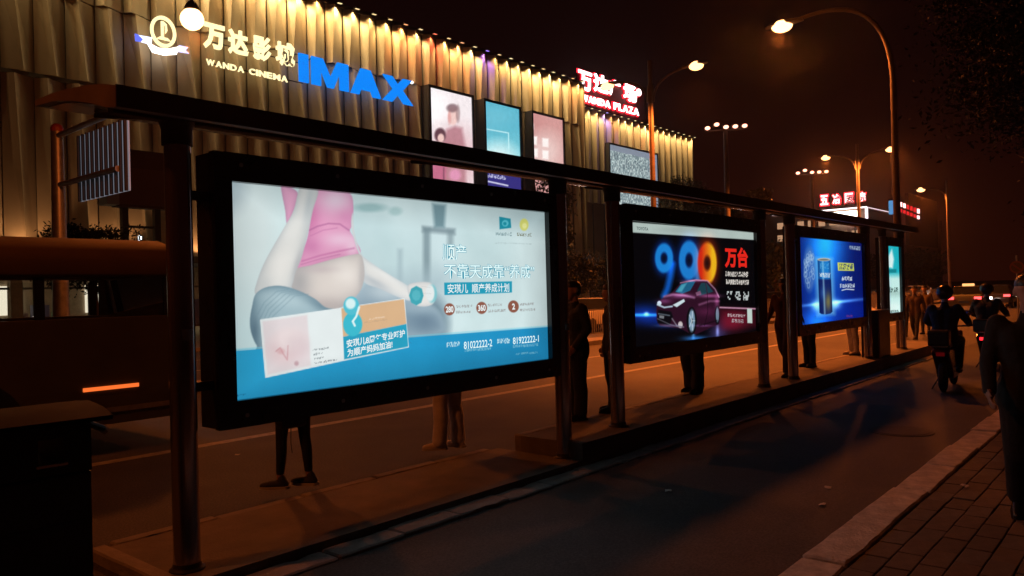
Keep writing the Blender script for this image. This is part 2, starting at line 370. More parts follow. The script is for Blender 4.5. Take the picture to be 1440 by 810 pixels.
# ------------------------------------------------------------------ bus shelter
SH = thing('bus_shelter', 'long steel bus shelter with curved roof and lit advertising boxes', 'bus shelter', (2.4, 4.9, 0))
SO = (2.4, 4.9, 0)
def L(p): return (p[0]-SO[0], p[1]-SO[1], p[2]-SO[2])
X0, X1 = 1.96, 19.75
top = [(4.575, 3.035), (4.75, 3.078), (4.98, 3.115), (5.25, 3.145), (5.55, 3.168), (5.83, 3.172)]
bot = [(5.83, 3.135), (5.5, 3.11), (5.2, 3.06), (4.95, 3.0), (4.72, 2.935), (4.575, 2.915)]
b = MB()
b.m = 0; b.prism([(y-SO[1], z) for y, z in top+bot], 0, X0-SO[0], X1-SO[0])
rf = b.build('roof', M_ROOF, SH)
b = MB()                           # shiny underside sheets between purlins
for k in range(12):
    xa = X0+.06+k*1.475; xb = xa+1.44
    for (ya, za), (yb, zb) in zip(bot[::-1][1:-1], bot[::-1][2:]):
        b.quad(L((xa, ya, za-.004)), L((xb, ya, za-.004)), L((xb, yb, zb-.004)), L((xa, yb, zb-.004)))
b.build('soffit', M_SOFFIT, rf)
for k in range(9):                 # front fascia sheets with open joints
    xa = X0-.01+k*1.98; MB().box(L((xa, 4.561, 2.912)), L((min(xa+1.97, X1+.01), 4.5745, 3.040))).build('fascia_sheet', M_FASC, rf, bevel=.003)
MB().box(L((X0+.10, 4.86, 2.945)), L((X1-.10, 4.945, 3.02))).build('cross_beam', M_DARK, SH, bevel=.006)
for xx in np.arange(X0+.35, X1, 1.475*2):
    MB().prism([(4.93-SO[1], 2.95), (5.72-SO[1], 3.09), (5.72-SO[1], 3.12), (4.93-SO[1], 3.02)], 0, xx-SO[0]-.02, xx-SO[0]+.02).build('rafter', M_DARK, SH)
AD = [(2.82, 6.316), (7.91, 11.45), (13.22, 16.75)]
ZT, ZL = 2.605, 1.113; PY = 4.91
def post(x, zb, r=.082):
    o = MB().lathe([(r, zb-.02), (r, 2.965)], (0, 0, 0), 2, 28).build('post', M_STEEL, SH, smooth=True, loc=L((x, 4.9, 0)))
    MB().lathe([(r+.028, 0), (r+.028, .010), (r+.008, .022), (r+.004, .05)], (0, 0, zb-.002), 2, 28).build('base_flange', M_DARK, o, smooth=True)
    MB().lathe([(r+.012, 2.80), (r+.012, 2.90), (r+.03, 2.955)], (0, 0, 0), 2, 28).build('collar', M_DARK, o, smooth=True)
for i, (a, b_) in enumerate(AD):
    post(a-.35, ZA if i == 0 else ZB); post(b_+.215, ZA if i == 0 else ZB)
post(18.18, ZB, .07); post(19.62, ZB, .07)
BOX = []
def lightbox(a, b_, zt, zl, mar=.125, depth=.2):
    m = MB(); x0, x1, z0, z1 = a-mar, b_+mar, zl-.18, zt+.19
    m.box(L((x0+.004, PY+.012, z0+.004)), L((x1-.004, PY+depth, z1-.004)))
    o = m.build('light_box', M_BLACK, SH, bevel=.01)
    f = MB()
    f.box(L((x0, PY-.055, z0)), L((x1, PY+.008, zl+.004))).box(L((x0, PY-.055, zt-.004)), L((x1, PY+.008, z1)))
    f.box(L((x0, PY-.055, zl+.0045)), L((a+.004, PY+.008, zt-.0045))).box(L((b_-.004, PY-.055, zl+.0045)), L((x1, PY+.008, zt-.0045)))
    f.build('frame', M_BLACK, o)
    for hx in (x0+.35, x1-.35): MB().box(L((hx-.04, PY-.062, z0+.03)), L((hx+.04, PY-.0545, z0+.075))).build('latch', M_DARK, o)
    for zz in (z0+.3, z1-.3):      # brackets into the posts
        MB().box(L((x0-.2, PY+.02, zz-.03)), L((x0+.005, PY+.06, zz+.03))).build('bracket', M_DARK, o)
        MB().box(L((x1-.005, PY+.02, zz-.03)), L((x1+.06, PY+.06, zz+.03))).build('bracket', M_DARK, o)
    return o
def ptext(body, x0, y0, x1, y1, material, parent, bold=0., k=0):
    """lettering printed between two corners of the sheet (top left, bottom right) measured on the photograph"""
    A = ony(x0, y0, PY); B = ony(x1, y1, PY); y_ = PY-.002-.0012*k
    return lettering('lettering', body, A[0], B[0], B[2], A[2], y_, material, parent, bold, 0, origin=SO)
# --- first light box: maternity poster
bx = lightbox(*AD[0], ZT, ZL); I = Ink(AD[0][0], AD[0][1], ZL, ZT, PY, 560, 242)
xs, ys = I.x, I.y
I.base((200, 224, 226))
I.blend(np.clip((xs-520)/250, 0, 1)*.5, (212, 226, 226))
rg = np.random.default_rng(3)
for _ in range(40):
    I.ell(rg.uniform(430, 700), rg.uniform(270, 440), rg.uniform(12, 40), rg.uniform(15, 60), rg.choice([[178, 205, 208], [214, 232, 234], [190, 212, 218]]), 1.2, .28)
I.ell(325, 268, 22, 30, (120, 145, 160), 1., .65); I.ell(352, 330, 45, 90, (226, 234, 232), 1.1, .6)
I.ell(760, 300, 60, 25, (140, 165, 170), 1.2, .5)
I.poly([(594, 318), (640, 322), (640, 330), (594, 326)], (120, 140, 148), 6, .8)
I.poly([(595, 320), (605, 321), (605, 398), (595, 400)], (118, 140, 148), 6, .75)
I.poly([(629, 322), (638, 323), (637, 362), (629, 362)], (125, 146, 153), 6, .65)
I.poly([(608, 286), (627, 288), (625, 320), (611, 320)], (95, 128, 138), 6, .8)
I.poly([(559, 350), (566, 350), (566, 398), (559, 398)], (150, 172, 180), 6, .5)
I.ell(520, 292, 22, 6, (140, 180, 182), .8, .7); I.ell(556, 297, 9, 6, (150, 188, 188), .8, .6)
I.poly([(470, 395), (630, 380), (622, 470), (480, 485)], (168, 190, 198), 34, .75)
I.ell(597, 455, 34, 42, (112, 136, 150), .45, .85); I.ell(585, 440, 22, 26, (150, 172, 184), .8, .6)
# figure: torso, belly, arms, thigh
def c9(*p): return [(320+u/2.532, 240+v/2.532) for u, v in p]
def t9(u, v, ru, rv, c, a=.5, rot=0): I.tint(320+u/2.532, 240+v/2.532, ru/2.532, rv/2.532, c, a, rot)
I.shape(c9((500, 395), (560, 415), (640, 450), (720, 480), (762, 520), (765, 575), (650, 590), (470, 600), (440, 480)), (126, 150, 166), (160, 182, 194), 12, 8)
t9(560, 430, 80, 40, (196, 210, 216), .8); t9(700, 540, 60, 50, (98, 122, 142), .6); t9(690, 490, 60, 22, (160, 182, 194), .6)
I.shape(c9((190, 50), (216, 56), (250, 80), (240, 130), (213, 190), (205, 140)), (222, 164, 194), (190, 140, 172), 3)
I.shape(c9((300, 60), (380, 70), (436, 82), (448, 130), (442, 195), (436, 215), (456, 250), (472, 295), (400, 312), (330, 330), (250, 350), (262, 300), (284, 240), (298, 150)), (223, 158, 192), (204, 138, 176), 5)
t9(385, 105, 55, 40, (226, 206, 222), .85); t9(300, 175, 30, 55, (200, 112, 160), .55); t9(400, 245, 55, 26, (232, 198, 218), .8); t9(300, 270, 34, 30, (196, 116, 164), .55); t9(445, 270, 22, 40, (234, 206, 222), .7); t9(420, 165, 26, 26, (206, 134, 176), .5)
I.line(c9((292, 212), (320, 198), (360, 188), (400, 190), (432, 212)), .9, (168, 100, 146), 2.2, .75); I.line(c9((296, 232), (340, 212), (390, 204)), .6, (186, 112, 160), 2, .6); I.line(c9((266, 322), (330, 302), (400, 286), (450, 276)), 1., (182, 98, 150), 2.6, .6); I.line(c9((262, 334), (330, 314), (400, 298)), .6, (166, 92, 140), 2., .5)
I.shape(c9((446, 150), (452, 220), (474, 292), (510, 326), (580, 372), (640, 408), (662, 432), (652, 462), (606, 450), (540, 420), (486, 396), (478, 330), (452, 250), (440, 190)), (229, 228, 224), (196, 204, 208), 4)
t9(520, 395, 60, 14, (172, 182, 190), .6, 28); t9(560, 372, 60, 12, (240, 240, 236), .7, 32)
I.shape(c9((240, 352), (300, 336), (370, 316), (440, 300), (474, 300), (486, 340), (486, 385), (470, 432), (430, 470), (380, 496), (335, 490), (285, 466), (240, 432), (222, 395)), (217, 208, 201), (186, 180, 178), 8)
t9(255, 400, 42, 60, (158, 158, 160), .7); t9(350, 480, 90, 30, (170, 160, 158), .6); t9(425, 365, 50, 48, (236, 229, 222), .8); t9(478, 380, 12, 60, (176, 172, 172), .5); t9(330, 352, 60, 14, (190, 176, 178), .5)
I.shape(c9((262, 55), (322, 66), (304, 140), (284, 230), (264, 308), (242, 362), (232, 400), (215, 435), (160, 450), (100, 440), (106, 392), (130, 330), (165, 265), (206, 195), (236, 140)), (218, 218, 214), (184, 190, 192), 6)
t9(290, 110, 16, 80, (176, 186, 190), .7, 10); t9(190, 340, 46, 70, (231, 229, 224), .8, 25); t9(130, 410, 30, 40, (196, 200, 200), .5); t9(250, 330, 14, 60, (168, 168, 172), .55, 15); t9(225, 215, 26, 50, (228, 228, 224), .6, 25)
I.shape(c9((100, 440), (135, 416), (190, 410), (250, 426), (310, 456), (352, 488), (420, 500), (420, 560), (130, 640), (104, 622), (84, 575), (80, 530), (88, 480)), (158, 184, 193), (112, 140, 154), 9)
t9(210, 460, 110, 30, (186, 208, 214), .7, 12); t9(96, 570, 20, 60, (84, 110, 126), .7); t9(330, 480, 50, 16, (108, 134, 148), .6, 25)
for k in range(5): I.line(c9((108+k*5, 510+k*22), (130+k*8, 470+k*12), (175+k*16, 430+k*4), (215+k*18, 424+k*4)), .5, (112, 140, 154), 2.2, .45)
I.shape(c9((640, 415), (668, 398), (720, 398), (738, 420), (735, 470), (700, 484), (660, 472)), (228, 226, 222), (196, 200, 202), 3)
I.ell(320+728/2.532, 240+438/2.532, 7, 13, (120, 196, 204), .3, .8); I.ell(320+721/2.532, 240+436/2.532, 6, 11.5, (226, 232, 232), .3); I.line(c9((690, 412), (722, 416)), .4, (190, 196, 198), 1.2, .6); I.line(c9((690, 436), (724, 438)), .4, (190, 196, 198), 1.2, .6)
I.poly(c9((672, 410), (692, 420), (698, 445), (690, 470), (672, 480), (654, 470), (646, 445), (654, 420)), (66, 164, 178), 1.4); I.poly(c9((672, 424), (684, 430), (688, 446), (682, 460), (670, 464), (660, 456), (656, 444), (660, 430)), (96, 186, 198), 2., .7)
# water blue band
yb = 493-(xs-326)*(493-459)/445.
I.blend(np.clip((ys-yb)/1.2, 0, 1), (38, 152, 200)); inb = np.clip((ys-yb)/1.2, 0, 1)
I.blend(inb*np.clip((430-xs)/160, 0, 1)*.55, (58, 182, 222)); I.blend(inb*np.clip((xs-560)/220, 0, 1)*.45, (24, 122, 178)); I.blend(inb*np.clip((ys-yb-45)/30, 0, 1)*.35, (30, 140, 196))
I.line([(326, 492), (575, 473), (771, 458.5)], .8, (120, 205, 226), 2, .7)
# pasted card
I.poly([(365.6, 449.3), (477.8, 433), (569, 419.5), (575, 488.4), (483, 507.5), (373, 531.5)], (226, 234, 234), 1.)
I.poly([(369, 452), (432, 443), (437, 514), (376, 527)], (224, 214, 216), 3)
I.ell(402, 490, 26, 22, (222, 198, 200), .7, .8, -20); I.ell(408, 476, 22, 15, (234, 220, 220), .8, .8); I.line([(388, 494), (394, 489), (398, 497), (404, 506), (405, 486)], .6, (186, 112, 122), 1.8, .6); I.ell(395, 494, 5, 4, (206, 150, 154), .9, .5); I.ell(417, 511, 3, 3.2, (170, 122, 132), .9, .6); I.ell(420, 488, 14, 18, (214, 196, 200), 1., .5)
I.poly([(480, 433.5), (568, 420.7), (571.5, 455.5), (482.5, 473.5)], (214, 176, 136), 1.); I.poly([(482.5, 473.5), (571.5, 455.5), (574, 487.4), (484, 505.5)], (42, 158, 190), 1.)
I.ell(496, 456, 13.5, 17, (62, 184, 204), .12); I.ell(494, 430, 11, 13, (84, 190, 208), .15); I.ell(493, 427, 7, 7.5, (214, 240, 240), .4); I.line([(505, 432), (501, 445), (496, 452), (499, 458)], 1.4, (226, 244, 244), 1.5)
I.blocks(518, 541, 448, 450, 9, (236, 214, 190), 8, -.15, .7); I.blocks(512, 545, 453, 455, 12, (190, 160, 130), 9, -.15, .7)
for k, (a, b_, n) in enumerate(((440, 462, 8), (441, 454, 5), (442, 455, 5), (442, 474, 14))): I.blocks(a, b_, 491+k*6.2, 493.6+k*6.2, n, (120, 130, 135), 20+k, -.16, .7)
# lettering ground, seals, logos
I.poly([(624.5, 397.5), (720, 395.5), (720, 411.5), (625, 415)], (36, 154, 182), .8)
for cx, cy_ in ((632, 435), (677.3, 433), (722, 431)): I.ell(cx, cy_, 7.6, 8.6, (140, 88, 72), .12)
for k, (a, b_, y_) in enumerate(((641, 664, 429.5), (641, 662, 437.5), (686, 706, 427.5), (686, 712, 435.5), (731, 751, 426), (731, 753, 434))): I.blocks(a, b_, y_, y_+3.6, 6, (150, 150, 150), 40+k, -.04, .75)
I.poly([(702, 304.5), (718, 307.5), (719, 320.5), (702.5, 322.5)], (30, 140, 160), 1.); I.ell(710.5, 314, 4.6, 4.6, (90, 190, 205), .25, .9); I.ell(710, 314.5, 2.4, 2.4, (30, 140, 160), .3)
I.ell(737, 316, 6.2, 8.6, (206, 208, 110), .25); I.ell(737.5, 317.5, 3.2, 4, (226, 228, 150), .5)
I.blocks(697, 720, 326, 331, 6, (90, 120, 128), 51, .05, .7); I.blocks(727, 748, 327, 331.5, 6, (110, 112, 90), 52, .05, .8); I.blocks(695, 748, 340.5, 342.5, 22, (160, 178, 180), 53, .03, .5)
I.blocks(628, 647, 481, 488, 4, (198, 232, 240), 54, -.07, .9); I.blocks(699, 717, 476.5, 483.5, 4, (198, 232, 240), 55, -.07, .9)
I.blocks(653, 691, 491, 494.5, 13, (140, 205, 226), 56, -.07, .8); I.blocks(721, 757, 485.5, 489, 13, (140, 205, 226), 57, -.07, .8); I.blocks(725, 756, 496.5, 499, 14, (140, 205, 226), 58, -.07, .7); I.blocks(329, 346, 555, 557.5, 7, (20, 80, 120), 59, -.1, .8)
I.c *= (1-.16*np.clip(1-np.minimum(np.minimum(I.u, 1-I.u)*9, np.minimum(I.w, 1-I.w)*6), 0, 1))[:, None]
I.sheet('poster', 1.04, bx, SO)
TE = emat('ink_teal', lin((40, 146, 172)), 1.); PA = emat('ink_pale', lin((226, 250, 250)), 1.05); WH = emat('ink_white', lin((235, 245, 245)), 1.); GR = emat('ink_grey', lin((70, 84, 84)), 1.)
ptext('顺产', 621.5, 342, 656, 367, TE, bx, .036); ptext('顺产', 622, 342.5, 655.5, 366.5, PA, bx, .004, 1)
ptext('不靠天成靠“养成”', 623.5, 370, 752, 392, TE, bx, .036); ptext('不靠天成靠“养成”', 624, 370.5, 751.5, 391.5, PA, bx, .004, 1)
ptext('安琪儿  顺产养成计划', 629, 399.2, 716, 410.6, WH, bx, .012)
for t, x_, y_, w in (('280', 632, 435, 5.5), ('360', 677.3, 433, 5.5), ('2', 722, 431, 2.2)): ptext(t, x_-w, y_-4.2, x_+w, y_+4.2, WH, bx, .03)
ptext('81022222-2', 652, 480.6, 692, 487, PA, bx, .01); ptext('81922222-1', 721, 474.6, 757.5, 480.6, PA, bx, .01)
def ptext4(body, xl, yt, yb, xr, ytr, material, parent, bold=0., k=0):
    """a slanted line: left end from yt to yb, right end top at ytr"""
    A = ony(xl, yt, PY); B = ony(xl, yb, PY); C_ = ony(xr, ytr, PY)
    o = lettering('lettering', body, A[0], C_[0], B[2], A[2], PY-.002-.0012*k, material, parent, bold, 0, origin=SO)
    sl = (C_[2]-A[2])/(C_[0]-A[0]); x0 = A[0]-SO[0]
    for v in o.data.vertices: v.co.z += sl*(v.co.x-x0)
ptext4('安琪儿8周年专业呵护', 487, 478, 489.5, 569, 463, WH, bx, .02)
ptext4('为顺产妈妈加油!', 488, 491, 502.5, 551.5, 478.5, WH, bx, .02)
# --- second light box: car poster
bx = lightbox(*AD[1], ZT, ZL); I = Ink(AD[1][0], AD[1][1], ZL, ZT, PY, 380, 200)
I.base((7, 6, 9)); q = 4.05
def c4(*pts): return [(860+a/q, 300+b/q) for a, b in pts]
I.glow(907, 440, 26, 12, (8, 40, 130)); I.glow(905, 443, 34, 2.2, (50, 150, 240)); I.glow(909, 441.5, 3, 2.5, (150, 200, 220)); I.glow(940, 452, 50, 9, (6, 22, 80))
I.glow(1030, 452, 20, 14, (110, 18, 36)); I.glow(1010, 470, 12, 12, (40, 40, 80)); I.glow(978, 476, 16, 3.5, (40, 110, 190)); I.glow(1009, 466, 2.2, 9, (90, 110, 150)); I.glow(975, 465, 2.4, 10, (80, 140, 190))
I.poly([(884, 312), (1061, 326.5), (1062, 337.5), (884, 326.5)], (178, 194, 188), 1.); I.ell(960, 323, 30, 5, (150, 164, 160), 1., .5)
def ring(cx, cy_, rx, ry, w, c, gl):
    d = np.abs(np.sqrt(((I.x-cx)/rx)**2+((I.y-cy_)/ry)**2)-1)*min(rx, ry)
    I.addl(np.exp(-(d/(w*1.7))**2), gl); I.blend(np.clip((w-d)/2.5+.5, 0, 1)*.9, c)
I.line(c4((345, 290), (335, 360), (318, 430), (300, 470)), 4.2, (16, 92, 196), 6, .9); ring(933.8, 363, 8.8, 14.5, 3.8, (30, 140, 226), (4, 40, 120))
ring(969, 366, 9.8, 19, 4.4, (32, 136, 220), (4, 38, 116)); I.line(c4((478, 300), (486, 360), (490, 384)), 3.5, (24, 120, 210), 5, .8)
d = np.abs(np.sqrt(((I.x-994.5)/9.2)**2+((I.y-370)/20.)**2)-1)*9.2; k = np.clip((I.x-986)/16, 0, 1)[:, None]
cc = np.array((214, 40, 20))*(1-k)+np.array((246, 190, 30))*k; a = np.clip((4.2-d)/2.5+.5, 0, 1)[:, None]*.95
I.c = I.c+np.exp(-(d/7.5)**2)[:, None]*np.array((120, 30, 4)); I.c = I.c*(1-a)+cc*a
# the car
I.poly(c4((255, 560), (258, 520), (300, 474), (345, 450), (392, 396), (430, 382), (490, 377), (545, 385), (588, 432), (612, 480), (618, 560), (612, 632), (590, 640), (480, 690), (440, 682), (395, 656), (275, 640), (257, 610)), (46, 17, 35), 1.)
I.poly(c4((362, 447), (396, 402), (450, 386), (478, 388), (448, 440), (402, 458)), (30, 96, 132), 1.2); I.poly(c4((372, 446), (398, 408), (430, 396), (400, 446)), (90, 180, 200), 2., .7)
I.poly(c4((488, 440), (510, 396), (540, 395), (580, 446), (500, 470)), (28, 62, 74), 1.2); I.line(c4((535, 396), (545, 455)), .5, (60, 28, 48), 1.)
I.line(c4((392, 396), (480, 379), (545, 384), (590, 432), (612, 478)), .8, (176, 128, 160), 1.2, .8); I.line(c4((500, 520), (560, 500), (610, 500)), 1.2, (140, 84, 122), 3, .8)
I.line(c4((300, 474), (350, 462), (410, 466), (470, 480)), 1.3, (160, 110, 150), 3, .8); I.poly(c4((265, 548), (340, 560), (350, 590), (330, 636), (262, 625)), (14, 12, 18), 2.)
I.line(c4((262, 520), (300, 536), (345, 530)), 1.1, (176, 196, 214), 1.2); I.poly(c4((348, 522), (412, 488), (418, 502), (372, 534)), (206, 226, 232), 1.2); I.ell(860+272/q, 300+512/q, 3, 3.2, (190, 214, 224), .4)
I.line(c4((268, 572), (330, 582)), .8, (90, 100, 110), 1.2); I.poly(c4((272, 580), (300, 584), (298, 600), (272, 596)), (120, 124, 130), 1.)
I.ell(860+392/q, 300+634/q, 3.2, 4.6, (200, 190, 190), .4); I.line(c4((345, 600), (372, 640), (410, 648)), .8, (120, 110, 124), 1.5)
I.ell(860+456/q, 300+612/q, 7.2, 19.5, (12, 12, 16), .12); I.ell(860+457/q, 300+612/q, 4.4, 15.5, (120, 150, 172), .3); I.ell(860+458/q, 300+612/q, 1.4, 4, (24, 26, 32), .4)
for an in range(5): I.line([(860+457/q, 300+612/q), (860+457/q+4*math.cos(an*1.257), 300+612/q+14*math.sin(an*1.257))], .5, (206, 222, 232), .8, .8)
I.ell(860+602/q, 300+578/q, 3.6, 13, (14, 14, 18), .15); I.ell(860+603/q, 300+578/q, 2.2, 10, (110, 132, 150), .4)
I.poly(c4((478, 452), (505, 440), (512, 462), (486, 470)), (120, 80, 108), 1.2)
for u_, v_, ru, rv, cc_ in ((395, 470, 60, 14, (84, 50, 80)), (300, 500, 40, 14, (60, 34, 60)), (560, 470, 60, 10, (96, 52, 84)), (540, 560, 60, 26, (30, 10, 22)), (470, 384, 60, 6, (90, 60, 84)), (600, 500, 12, 40, (70, 36, 60)), (320, 640, 60, 8, (50, 60, 80)), (520, 640, 50, 6, (60, 40, 70))): I.glow(860+u_/q, 300+v_/q, ru/q, rv/q, cc_)
I.line(c4((545, 450), (548, 560), (530, 640)), .35, (20, 8, 16), 1., .8); I.line(c4((500, 640), (600, 610)), .9, (20, 8, 16), 2., .7); I.line(c4((262, 600), (330, 632), (400, 652)), .5, (150, 150, 166), 1.2, .6)
I.line(c4((618, 536), (820, 544)), .9, (226, 176, 206), 1.6); I.poly(c4((622, 548), (820, 556), (820, 640), (640, 650)), (120, 20, 40), 12, .55)
I.blocks(1023, 1048, 441, 445, 7, (214, 200, 204), 61, .06, .8); I.blocks(1029, 1046, 448.5, 453.5, 4, (190, 190, 194), 62, .05, .8); I.poly(c4((772, 542), (800, 544), (802, 626), (774, 624)), (196, 214, 206), 1.)
I.blocks(1020, 1052, 381.8, 388.5, 10, (236, 228, 220), 63, .03); I.blocks(1021, 1053, 393, 399.5, 11, (236, 228, 220), 64, .03)
for k in range(3): I.blocks(1021.5+k*11.6, 1030.5+k*11.6, 409.5+k*.4, 421.5+k*.3, 1, (206, 214, 214), 70+k)
I.sheet('poster', .95, bx, SO)
ptext('TOYOTA', 895, 318.6, 911.5, 324.6, GR, bx, .02); RD = emat('ink_red', lin((226, 38, 28)), 1.)
ptext('万台', 1018.5, 346.5, 1052, 377, RD, bx, .045)
# --- third light box: blue drink poster
bx = lightbox(*AD[2], ZT, ZL); I = Ink(AD[2][0], AD[2][1], ZL, ZT, PY, 240, 160)
def c8(*pts): return [(1100+a/4.763, 310+b/4.763) for a, b in pts]
def g8(a, b, rx, ry, c): I.glow(1100+a/4.763, 310+b/4.763, rx/4.763, ry/4.763, c)
I.base((8, 20, 96)); g8(290, 130, 110, 170, (20, 110, 130)); g8(280, 330, 130, 330, (14, 80, 130)); g8(230, 680, 90, 80, (20, 90, 150)); g8(440, 600, 200, 120, (0, 10, 40))
hz = 576-(I.x-1120)*(576-528)/93.; g = np.abs(I.y-(310+hz/4.763)); I.addl(np.exp(-(g/2.2)**2)*(.25+.75*np.exp(-((I.x-1170)/30)**2)), (110, 170, 190)); g8(235, 570, 34, 34, (150, 190, 170)); g8(355, 560, 34, 30, (150, 190, 150))
I.ell(1100+182/4.763, 310+325/4.763, 8.6, 31, (92, 130, 190), .35, .6)
for k in range(26):
    a = rg.uniform(0, 6.28); r_ = rg.uniform(.1, .85)**.6; cx_, cy2 = 1138.2+7.5*r_*math.cos(a), 378+28*r_*math.sin(a); d = np.abs(np.sqrt(((I.x-cx_)/1.7)**2+((I.y-cy2)/3.6)**2)-1); I.blend(np.exp(-(d/.28)**2)*.45, (176, 204, 228))
can = c8((236, 262), (250, 256), (279, 253), (308, 257), (322, 264), (336, 612), (322, 624), (293, 629), (264, 627), (250, 618))
I.poly(c8((226, 254), (332, 258), (348, 626), (240, 634)), (150, 226, 236), 9, .75)
I.poly(can, (30, 128, 208), 1.2); cu = np.clip((I.x-(1150.2+(I.y-363)*.04))/18.2, 0, 1); inside = np.clip(.5-I.sd(can)/1.2, 0, 1)
I.blend(inside*np.clip((I.y-391)/3, 0, 1)*.92, (16, 26, 92)); I.glow(1164, 424, 5, 12, (0, 0, 0)); I.blend(inside*np.exp(-(((I.x-1165)/5)**2+((I.y-424)/13)**2))*.75, (150, 138, 66)); I.blend(inside*np.exp(-(((I.x-1157)/4)**2+((I.y-412)/9)**2))*.6, (60, 110, 190))
I.blend(inside*np.clip(1-cu/.28, 0, 1)*.55, (10, 30, 90)); I.blend(inside*np.clip((cu-.72)/.28, 0, 1)*.55, (10, 26, 80)); I.blend(inside*np.exp(-((cu-.36)/.07)**2)*.55, (170, 222, 240))
I.ell(1100+279/4.763, 310+262/4.763, 9.2, 2.2, (206, 202, 180), .3); I.ell(1100+279/4.763, 310+263/4.763, 7.2, 1.4, (120, 124, 120), .5); I.blocks(1152.5, 1167.5, 384, 390, 4, (214, 232, 240), 80); I.blocks(1153, 1166, 370, 378, 3, (90, 176, 230), 81, 0, .6)
I.poly(c8((370, 281), (478, 287), (482, 338), (374, 336)), (206, 214, 96), 1.); I.blocks(1180, 1200, 371, 379, 4, (60, 80, 110), 82, .02)
I.blocks(1183.5, 1198.5, 389, 395, 4, (214, 226, 236), 83); I.blocks(1181, 1202, 399, 404.6, 6, (204, 220, 234), 84); I.line(c8((400, 468), (430, 460), (480, 464)), .6, (226, 236, 240), 1.); I.blocks(1194, 1210, 345.5, 350.5, 5, (176, 196, 214), 85, .08, .8); I.blocks(1190, 1199, 443, 446, 3, (150, 60, 120), 86, 0, .7)
I.sheet('poster', .95, bx, SO)
# --- narrow light box at the end
bx = lightbox(18.47, 19.5, ZT, ZL, .07); I = Ink(18.47, 19.5, ZL, ZT, PY, 60, 100)
I.base((196, 236, 230)); I.blend(np.clip((392-I.y)/10, 0, 1), (30, 176, 190)); I.poly(c8((700, 260), (735, 190), (748, 260), (740, 320), (710, 315)), (214, 240, 238), 3); I.poly(c8((705, 330), (765, 325), (765, 350), (707, 352)), (20, 130, 140), 1.)
I.blend(np.clip((I.y-405)/8, 0, 1)*np.clip((420-I.y)/8, 0, 1)*.4, (120, 150, 140)); I.blocks(1249, 1263, 404, 411, 4, (40, 70, 66), 90); I.glow(1256, 432, 14, 8, (30, 14, 14)); I.blocks(1250, 1264, 436, 441, 5, (60, 90, 90), 91)
I.sheet('poster', 1., bx, SO)
# ------------------------------------------------------------------ shopping mall
MY = 45*S; BY = 51*S; PW = 1.53*S; ZTOP = 22.4*S; ZMID = 13.65*S; ZLOW = 4.3*S
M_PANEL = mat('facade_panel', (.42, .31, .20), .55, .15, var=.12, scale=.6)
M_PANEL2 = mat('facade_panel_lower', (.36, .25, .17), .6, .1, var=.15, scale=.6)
M_CORE = mat('wall_core', (.16, .14, .12), .8, var=.2, scale=.5)
M_CORN = mat('cornice', (.10, .085, .07), .6, var=.2, scale=1.)
MALL = thing('shopping_mall', 'large mall with pleated pale metal facade lit along its roof edge', 'building', (40*S, MY, 0))
MO = (40*S, MY, 0)
def ML(x, y, z): return (x-MO[0], y-MO[1], z-MO[2])
NP = 38; XR = 64.1*S; XL = XR-NP*PW
b = MB(); b.box(ML(XL-8, MY+.62, ZLOW), ML(XR, MY+40, ZTOP)); b.build('wall', M_CORE, MALL)
b = MB(); b.box(ML(XL-8, MY+9, -.1), ML(XR-.3, MY+40, ZLOW-.01)); b.build('wall', M_CORE, MALL)
b = MB(); b.box(ML(XR+.01, BY+.62, -.1), ML(99.3*S, BY+40, ZTOP+.05)); b.build('wall', M_CORE, MALL)
def pleat(h, w=PW, d=.62, shift=.35):
    """folded sheet: proud on its left edge, falling back to the right, with a slanted crease"""
    b = MB(); a0 = (0, -d*.15, h); a1 = (w*.30, -d, h); a2 = (w, 0, h); c0 = (0, -d*.15, 0); c1 = (w*(.30-shift*.55), -d*.95, 0); c2 = (w, 0, 0)
    if shift < 0: c1 = (w*.6, -d*.8, 0)
    b.quad(a0, a1, c1, c0); b.quad(a1, a2, c2, c1); b.quad((0, 0, 0), c0, c1, c2); b.quad((0, 0, h), a0, a1, a2)
    return b
def pl(name, h, m, sh): return pleat(h, shift=sh).mesh(name, m)
ZUP = 17.95*S; hU = ZTOP-.35-ZUP; hV = ZUP-.08-ZMID; hD = ZMID-.25-ZLOW
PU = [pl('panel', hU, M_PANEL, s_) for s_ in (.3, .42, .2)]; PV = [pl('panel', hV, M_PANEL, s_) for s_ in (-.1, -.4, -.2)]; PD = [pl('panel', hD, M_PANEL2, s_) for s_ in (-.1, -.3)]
WARM = [(1., .73, .32), (1., .66, .27), (1., .80, .38), (.98, .72, .34)]
SPECIAL = {22: (1., .42, .16), 26: (1., .46, .2), 28: (.42, .22, 1.), 24: (1., .2, .1), 36: (1., .5, .2)}
def washer(x, y, z, col, power, label, out=.62):
    t = thing('wall_washer_lamp', label, 'lamp', (x, y, z), 0, 'wall washer lamps along the roof edge')
    MB().box((-.22, -.16, -.06), (.22, .10, .06)).build('housing', M_DARK, t, bevel=.02)
    MB().box((-.18, -.12, -.075), (.18, .06, -.0605)).build('lens', emat('washer_lens_%.2f_%.2f' % (col[1], col[2]), col, 1.3), t)
    MB().box((-.03, .08, -.03), (.03, out, .03)).build('arm', M_DARK, t)
    light('bulb', 'SPOT', power, col, t, (0, -.02, -.12), .10, (0.12, .32, -1), 118, .55)
